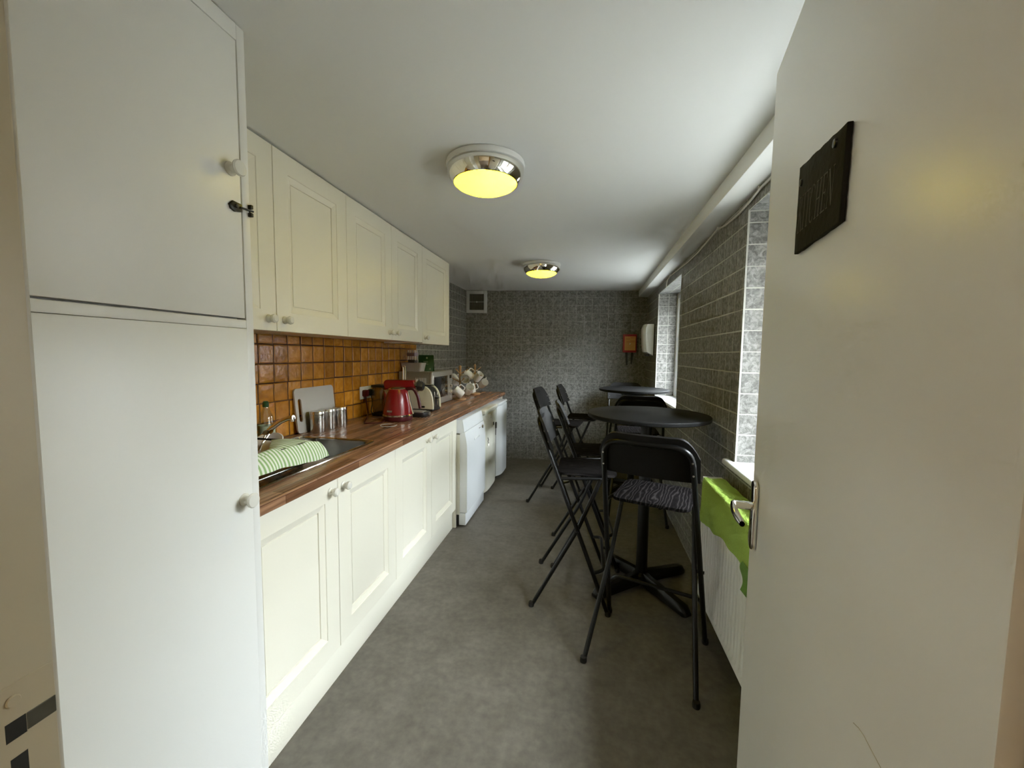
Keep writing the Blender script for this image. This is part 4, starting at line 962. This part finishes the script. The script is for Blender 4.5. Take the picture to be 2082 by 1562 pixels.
o = obj('tea_towel', b, M_STRIPE, sharp=80); tag(o, 'green and white striped tea towel draped over the dish rack', 'tea towel')

# kettle
r = thing('kettle', 'red enamel kettle with chrome band and dark handle', 'kettle', (-1.243, 2.545, ZW), .05)
b = BM(); lathe(b, [(0, 0), (.088, 0), (.094, .006), (.097, .02), (.097, .034), (0, .034)], 44); obj('base', b, M_DKRED, r)
b = BM(); lathe(b, [(.0995, .034), (.1015, .036), (.1015, .043), (.0995, .045)], 44, cap0=False, cap1=False); obj('chrome_band', b, M_CHROME, r)
b = BM(); lathe(b, [(0, .036), (.100, .036), (.098, .06), (.088, .12), (.075, .175), (.064, .207), (.060, .214), (0, .216)], 48); bd = obj('body', b, M_RED, r)
b = BM(); lathe(b, [(.060, .213), (.061, .216), (.052, .222), (.03, .227), (0, .229)], 40); obj('lid', b, M_CHROME, r)
b = BM(); t = bmesh.new(); pts = [(-.060, .016, .196), (-.060, -.016, .196), (-.066, 0, .150), (-.098, .004, .203), (-.098, -.004, .203), (-.058, .018, .210), (-.058, -.018, .210)]
vs = [t.verts.new(p) for p in pts]
bmesh.ops.convex_hull(t, input=vs); join(b, t); obj('spout', b, M_PLAST, r)
b = BM(); tube(b, bend([(.058, 0, .212), (.110, 0, .222), (.142, 0, .17), (.158, 0, .085)], .05, 8), .011, 12, rs=None); obj('handle', b, M_DKRED, r)
b = BM(); tube(b, [(.073, -.001, .195), (.085, -.001, .13), (.1, -.001, .07), (.108, -.001, .048)], .008, 10); obj('water_gauge', b, M_CHROME, r)
b = BM(); grid(b, lambda u, v: ((.0975 - .002 * v) * math.sin(-.2 + .4 * u - .2), -(.0975 - .002 * v) * math.cos(-.2 + .4 * u - .2), .066 + .012 * v), 8, 2, .0015); obj('badge', b, M_SILV, bd)

# coffee machine behind the kettle
r = thing('coffee_machine', 'red pod coffee machine with chrome lever behind the kettle', 'coffee machine', (-1.33, 2.745, ZW))
b = BM(); prism(b, rrect(-1.43, .195, -1.19, .262, .026, 5), -.05, .05, T(0, 2.745, ZW) @ RX90, .012); obj('head', b, M_RED, r, world=True)
b = BM(); box(b, (-1.43, 2.70, ZW + .01), (-1.32, 2.79, ZW + .20), .012, 3); obj('column', b, M_RED, r, world=True)
b = BM(); lathe(b, [(.040, 0), (.046, .004), (.046, .012), (.040, .016)], 28, T(-1.196, 2.745, ZW + .223) @ Matrix.Rotation(PI / 2, 4, 'Y'), True, True); obj('collar', b, M_CHROME, r, world=True)
b = BM(); lathe(b, [(0, 0), (.037, 0), (.034, .03), (.028, .04), (0, .042)], 8, T(-1.182, 2.745, ZW + .221) @ Matrix.Rotation(PI / 2 + .12, 4, 'Y')); obj('brew_knob', b, M_BLKPL, r, world=True)
b = BM(); tube(b, bend([(-1.296, 2.745, ZW + .255), (-1.296, 2.745, ZW + .36), (-1.280, 2.745, ZW + .36), (-1.280, 2.745, ZW + .255)], .009, 5), .0065, 10); obj('lever', b, M_CHROME, r, world=True)
b = BM(); box(b, (-1.515, 2.69, ZW + .02), (-1.432, 2.80, ZW + .205), .01, 3); tk = obj('water_tank', b, M_TANK, r, world=True)
obj('tank_lid', box(BM(), (-1.52, 2.685, ZW + .206), (-1.43, 2.805, ZW + .222), .004), M_BLKPL, r, world=True)
obj('base', box(BM(), (-1.52, 2.69, ZW), (-1.30, 2.80, ZW + .02), .005), M_BLKPL, r, world=True)
b = BM(); prism(b, rrect(-1.30, 2.685, -1.105, 2.805, .03, 5), ZW, ZW + .034, None, .004); dt = obj('drip_tray', b, M_BLKPL, r, world=True)
b = BM(); prism(b, rrect(-1.29, 2.695, -1.13, 2.795, .025, 5), ZW + .0335, ZW + .038, None, .001); obj('drip_grid', b, M_SILV, dt, world=True)
b = BM(); lathe(b, [(0, 0), (.014, 0), (.013, .01), (0, .011)], 18, T(-1.106, 2.755, ZW + .018) @ Matrix.Rotation(PI / 2, 4, 'Y')); obj('dial', b, M_SKIRT, dt, world=True)

# toaster
r = thing('toaster', 'cream domed toaster with dark end panel in front of the microwave', 'toaster', (-1.30, 3.06, ZW))
def dome(x0, x1, h, n=12):
    o = [(x0, .018), (x1, .018)]; w_ = (x1 - x0) / 2; c = (x0 + x1) / 2
    for k in range(n + 1):
        a = PI * k / n; o.append((c + w_ * (abs(math.cos(a)) ** .55) * (1 if math.cos(a) >= 0 else -1) * (1 - .10 * math.sin(a)), .06 + (h - .06) * math.sin(a) ** .75))
    return o
MT = T(0, 0, ZW) @ Matrix(((1, 0, 0, 0), (0, 0, 1, 0), (0, 1, 0, 0), (0, 0, 0, 1)))
b = BM(); prism(b, dome(-1.435, -1.170, .198), 3.0, 3.135, MT); obj('body', b, M_BLKPL, r, world=True, sharp=40)
for (a, c) in ((2.975, 3.001), (3.134, 3.16)):
    b = BM(); prism(b, dome(-1.445, -1.160, .205), a, c, MT, .005); obj('side_panel', b, M_TOAST, r, world=True, sharp=40)
b = BM(); 
for a in (3.03, 3.09): box(b, (-1.40, a, ZW + .196), (-1.20, a + .022, ZW + .2015))
obj('bread_slot', b, M_SHADOWGAP, r, world=True, smooth=False)
obj('base', box(BM(), (-1.44, 2.98, ZW), (-1.165, 3.155, ZW + .019), .004), M_BLKPL, r, world=True)
obj('lever', box(BM(), (-1.172, 3.05, ZW + .095), (-1.145, 3.085, ZW + .108), .004), M_BLKPL, r, world=True)
for a in (3.032, 3.096): obj('lever_track', box(BM(), (-1.1735, a, ZW + .04), (-1.168, a + .008, ZW + .15), .002), M_CHROME, r, world=True)
b = BM(); prism(b, rrect(-1.262, .030, -1.225, .044, .007, 4), 2.972, 2.976, MT); obj('badge', b, M_CHROME, r, world=True)

# microwave
r = thing('microwave', 'silver microwave with dark glass door standing against the left wall', 'microwave', (-1.40, 3.45, ZW))
my0, my1 = 3.185, 3.70; mz = .300
obj('body', box(BM(), (-1.545, my0, ZW + .012), (-1.275, my1, ZW + mz), .004), M_MWSIDE, r, world=True)
d = obj('front', box(BM(), (-1.276, my0 - .002, ZW + .012), (-1.245, my1 + .002, ZW + mz + .002), .010, 3), M_SILV, r, world=True)
obj('door_glass', box(BM(), (-1.247, my0 + .035, ZW + .07), (-1.2435, my0 + .375, ZW + mz - .045), .002), M_DGLASS, d, world=True)
obj('display', box(BM(), (-1.247, my1 - .085, ZW + mz - .075), (-1.2438, my1 - .03, ZW + mz - .045), .001), M_DGLASS, d, world=True)
for zz in (.155, .10):
    b = BM(); lathe(b, [(0, 0), (.020, 0), (.018, .016), (0, .017)], 22, T(-1.2455, my1 - .058, ZW + zz) @ Matrix.Rotation(PI / 2, 4, 'Y')); obj('dial', b, M_CHROME, d, world=True)
obj('door_button', box(BM(), (-1.247, my1 - .085, ZW + .03), (-1.242, my1 - .03, ZW + .06), .002), M_SILV, d, world=True)
b = BM(); tube(b, bend([(-1.2445, my0 + .014, ZW + .04), (-1.2445, my0 + .014, ZW + mz - .03)], .01), .004, 8); obj('door_trim', b, M_CHROME, d, world=True)
for k in range(7): obj('vent_slot', box(BM(), (-1.395 + .0145 * k, my0 - .0006, ZW + .205), (-1.389 + .0145 * k, my0 + .001, ZW + .25)), M_PLAST, r, world=True, smooth=False)
for x in (-1.52, -1.30):
    for y in (my0 + .04, my1 - .04): obj('foot', box(BM(), (x - .012, y - .012, ZW), (x + .012, y + .012, ZW + .0125), .002), M_RUB, r, world=True)
ZM = ZW + mz
r = thing('plastic_tub', 'pale rectangular plastic tub on top of the microwave', 'tub', (-1.455, 3.285, ZM))
b = BM(); t = bmesh.new()
A = [t.verts.new((x, y, 0)) for x, y in rrect(-.080, -.05, .080, .05, .015, 4)]; B = [t.verts.new((x, y, .072)) for x, y in rrect(-.095, -.062, .095, .062, .02, 4)]; Cc = [t.verts.new((x, y, .070)) for x, y in rrect(-.090, -.057, .090, .057, .018, 4)]; D = [t.verts.new((x, y, .003)) for x, y in rrect(-.076, -.046, .076, .046, .013, 4)]
t.faces.new(A[::-1]); t.faces.new(D); n = len(A)
for a, c in ((A, B), (B, Cc), (Cc, D)):
    for i in range(n): t.faces.new((a[i], a[(i + 1) % n], c[(i + 1) % n], c[i]))
bmesh.ops.recalc_face_normals(t, faces=t.faces); join(b, t); obj('tub_body', b, M_TUB, r)
b = BM(); tube(b, [(x, y, .0715) for x, y in rrect(-.094, -.061, .094, .061, .02, 4)], .003, 6, True); obj('tub_rim', b, M_TUB, r)
r = thing('utensil_holder', 'lilac holder with white-tipped sticks standing in the plastic tub', 'holder', (-1.47, 3.295, ZM + .004))
b = BM(); prism(b, rrect(-.033, -.028, .033, .028, .012, 4), 0, .095, None, .003); obj('dark_cup', b, mat('dark_brown_cup', (.03, .02, .015), .5, noise=.2), r)
b = BM(); prism(b, rrect(-.042, -.033, .042, .033, .012, 4), .125, .155, None, .003); obj('lilac_band', b, M_LILAC, r)
for k in range(4):
    for yy in (-.018, .018):
        b = BM(); x = -.033 + .022 * k; tube(b, [(x, yy, .09), (x, yy, .172), (x, yy, .178)], .0055, 8, rs=[.0055, .0055, .003]); obj('stick', b, M_MUG, r)
r = thing('green_packet', 'dark green foil packet with pale print on the microwave', 'packet', (-1.372, 3.36, ZM))
def pk(s):
    def f(u, v):
        w_ = .075 * (1 - .10 * v); bulge = .030 * math.sin(PI * u) * (1 - v ** 1.5) + .002
        return ((u - .5) * 2 * w_, s * bulge, .140 * v)
    return f
b = BM(); grid(b, pk(-1), 12, 12); grid(b, pk(1), 12, 12); bmesh.ops.remove_doubles(b, verts=b.verts, dist=1e-4); bmesh.ops.holes_fill(b, edges=[e for e in b.edges if len(e.link_faces) == 1]); bmesh.ops.recalc_face_normals(b, faces=b.faces)
o = obj('foil_bag', b, M_GREENPK, r, sharp=60)
for (x, z_, rr) in ((.012, .115, .008), (-.03, .03, .006), (-.04, .024, .007), (.045, .02, .008)):
    b = BM(); lathe(b, [(0, 0), (rr, 0), (rr, .001), (0, .001)], 14, T(x, -.0335 * math.sin(PI * (.5 + x / .15)) * (1 - (z_ / .14) ** 1.5) - .0035, z_) @ Matrix.Rotation(PI / 2, 4, 'X')); obj('print_spot', b, M_PALEPRT, o)
for k in range(3): obj('print_line', box(BM(), (-.012, -.033 + .004 * k, .083 - .012 * k), (.030, -.030 + .002 * k, .0855 - .012 * k)), M_PALEPRT, o, smooth=False)

# clear dish in front of the kettle
r = thing('glass_dish', 'small clear dish lying flat on the worktop before the kettle', 'dish', (-1.185, 2.300, ZW)); b = BM(); lathe(b, [(0, .002), (.035, .002), (.048, .008), (.050, .009), (.049, .0105), (.034, .0045), (0, .0045)], 36); obj('dish_body', b, M_CLEAR, r)
b = BM(); tube(b, [(.049 * math.cos(a / 24 * 2 * PI), .049 * math.sin(a / 24 * 2 * PI), .0095) for a in range(24)], .0018, 6, True); obj('dish_rim', b, M_TUB, r)

# mug trees and mugs
def mug_mesh():
    b = BM(); lathe(b, [(0, 0), (.033, 0), (.036, .003), (.0385, .03), (.0395, .088), (.0388, .090), (.0372, .088), (.0365, .03), (.033, .006), (0, .005)], 30); body = b
    h = BM(); tube(h, bend([(.037, 0, .075), (.066, 0, .076), (.068, 0, .026), (.036, 0, .020)], .02, 6), .0048, 8)
    return body, h
proto = None
def mug(label, loc, euler, group):
    global proto
    if proto is None:
        r = thing('mug', label, 'mug', loc, 0, group); bb, hh = mug_mesh(); obj('cup', bb, M_MUG, r); obj('handle', hh, M_MUG, r); proto = r
    else: r = copy_tree(proto); r['label'] = label; r['group'] = group; r.location = loc
    r.rotation_euler = euler; r.scale = (1.12, 1.12, 1.12)
def tree(label, x, y, rz):
    r = thing('mug_tree', label, 'mug tree', (x, y, ZW), rz, 'wooden mug trees')
    b = BM(); lathe(b, [(0, 0), (.058, 0), (.062, .004), (.062, .012), (.056, .017), (0, .018)], 36); obj('base', b, M_PINE, r)
    b = BM(); lathe(b, [(0, .016), (.011, .016), (.011, .30), (.008, .305), (.013, .312), (.014, .326), (.009, .338), (0, .342)], 20); obj('post', b, M_PINE, r)
    for k, (zz, a) in enumerate(((.255, 0), (.255, 120), (.255, 240), (.17, 60), (.17, 180), (.17, 300))):
        a = math.radians(a); d = Vector((math.cos(a), math.sin(a), 0)); b = BM(); p0 = Vector((0, 0, zz)); p1 = d * .075 + Vector((0, 0, zz + .045))
        tube(b, [p0, p1, p1 + (p1 - p0).normalized() * .006], .0045, 8, rs=[.0045, .0045, .006]); obj('peg', b, M_PINE, r)
tree('wooden mug tree beside the microwave', -1.215, 3.845, .3)
tree('wooden mug tree closest to the back wall', -1.215, 4.395, .9)
g1, g2 = 'mugs on the nearer mug tree', 'mugs on the farther mug tree'
R_ = math.radians
def hang(label, x, y, z, axis, spin, g):
    """axis: direction of the mug's opening; spin about it"""
    q = Vector((0, 0, 1)).rotation_difference(Vector(axis).normalized()) @ Matrix.Rotation(R_(spin), 3, 'Z').to_quaternion()
    c = q @ Vector((0, 0, .05)); mug(label, (x - c.x, y - c.y, z - c.z), q.to_euler(), g)
hang('white mug with its round mouth facing the room, top of the nearer mug tree', -1.162, 3.82, 1.124, (.42, -.88, -.08), 110, g1)
hang('white mug tipped steeply over the base of the nearer mug tree', -1.206, 3.765, .990, (-.66, -.28, .60), 20, g1)
hang('white mug tilted mouth outward, lowest right on the nearer mug tree', -1.128, 3.85, 1.012, (.45, -.62, .55), 110, g1)
hang('white mug hidden behind the post of the nearer mug tree', -1.290, 3.90, 1.10, (-.5, .5, .4), 0, g1)
hang('white mug lying across the top of the farther mug tree', -1.272, 4.36, 1.128, (-.70, -.30, .55), 20, g2)
hang('white mug tipped downward on the right of the farther mug tree', -1.172, 4.37, 1.108, (.55, -.25, .60), 150, g2)
hang('large white mug hanging lowest on the farther mug tree', -1.232, 4.31, .985, (-.20, -.20, .90), 20, g2)
hang('white mug facing outward at the far right of the farther mug tree', -1.128, 4.42, 1.030, (.62, -.62, .42), 100, g2)
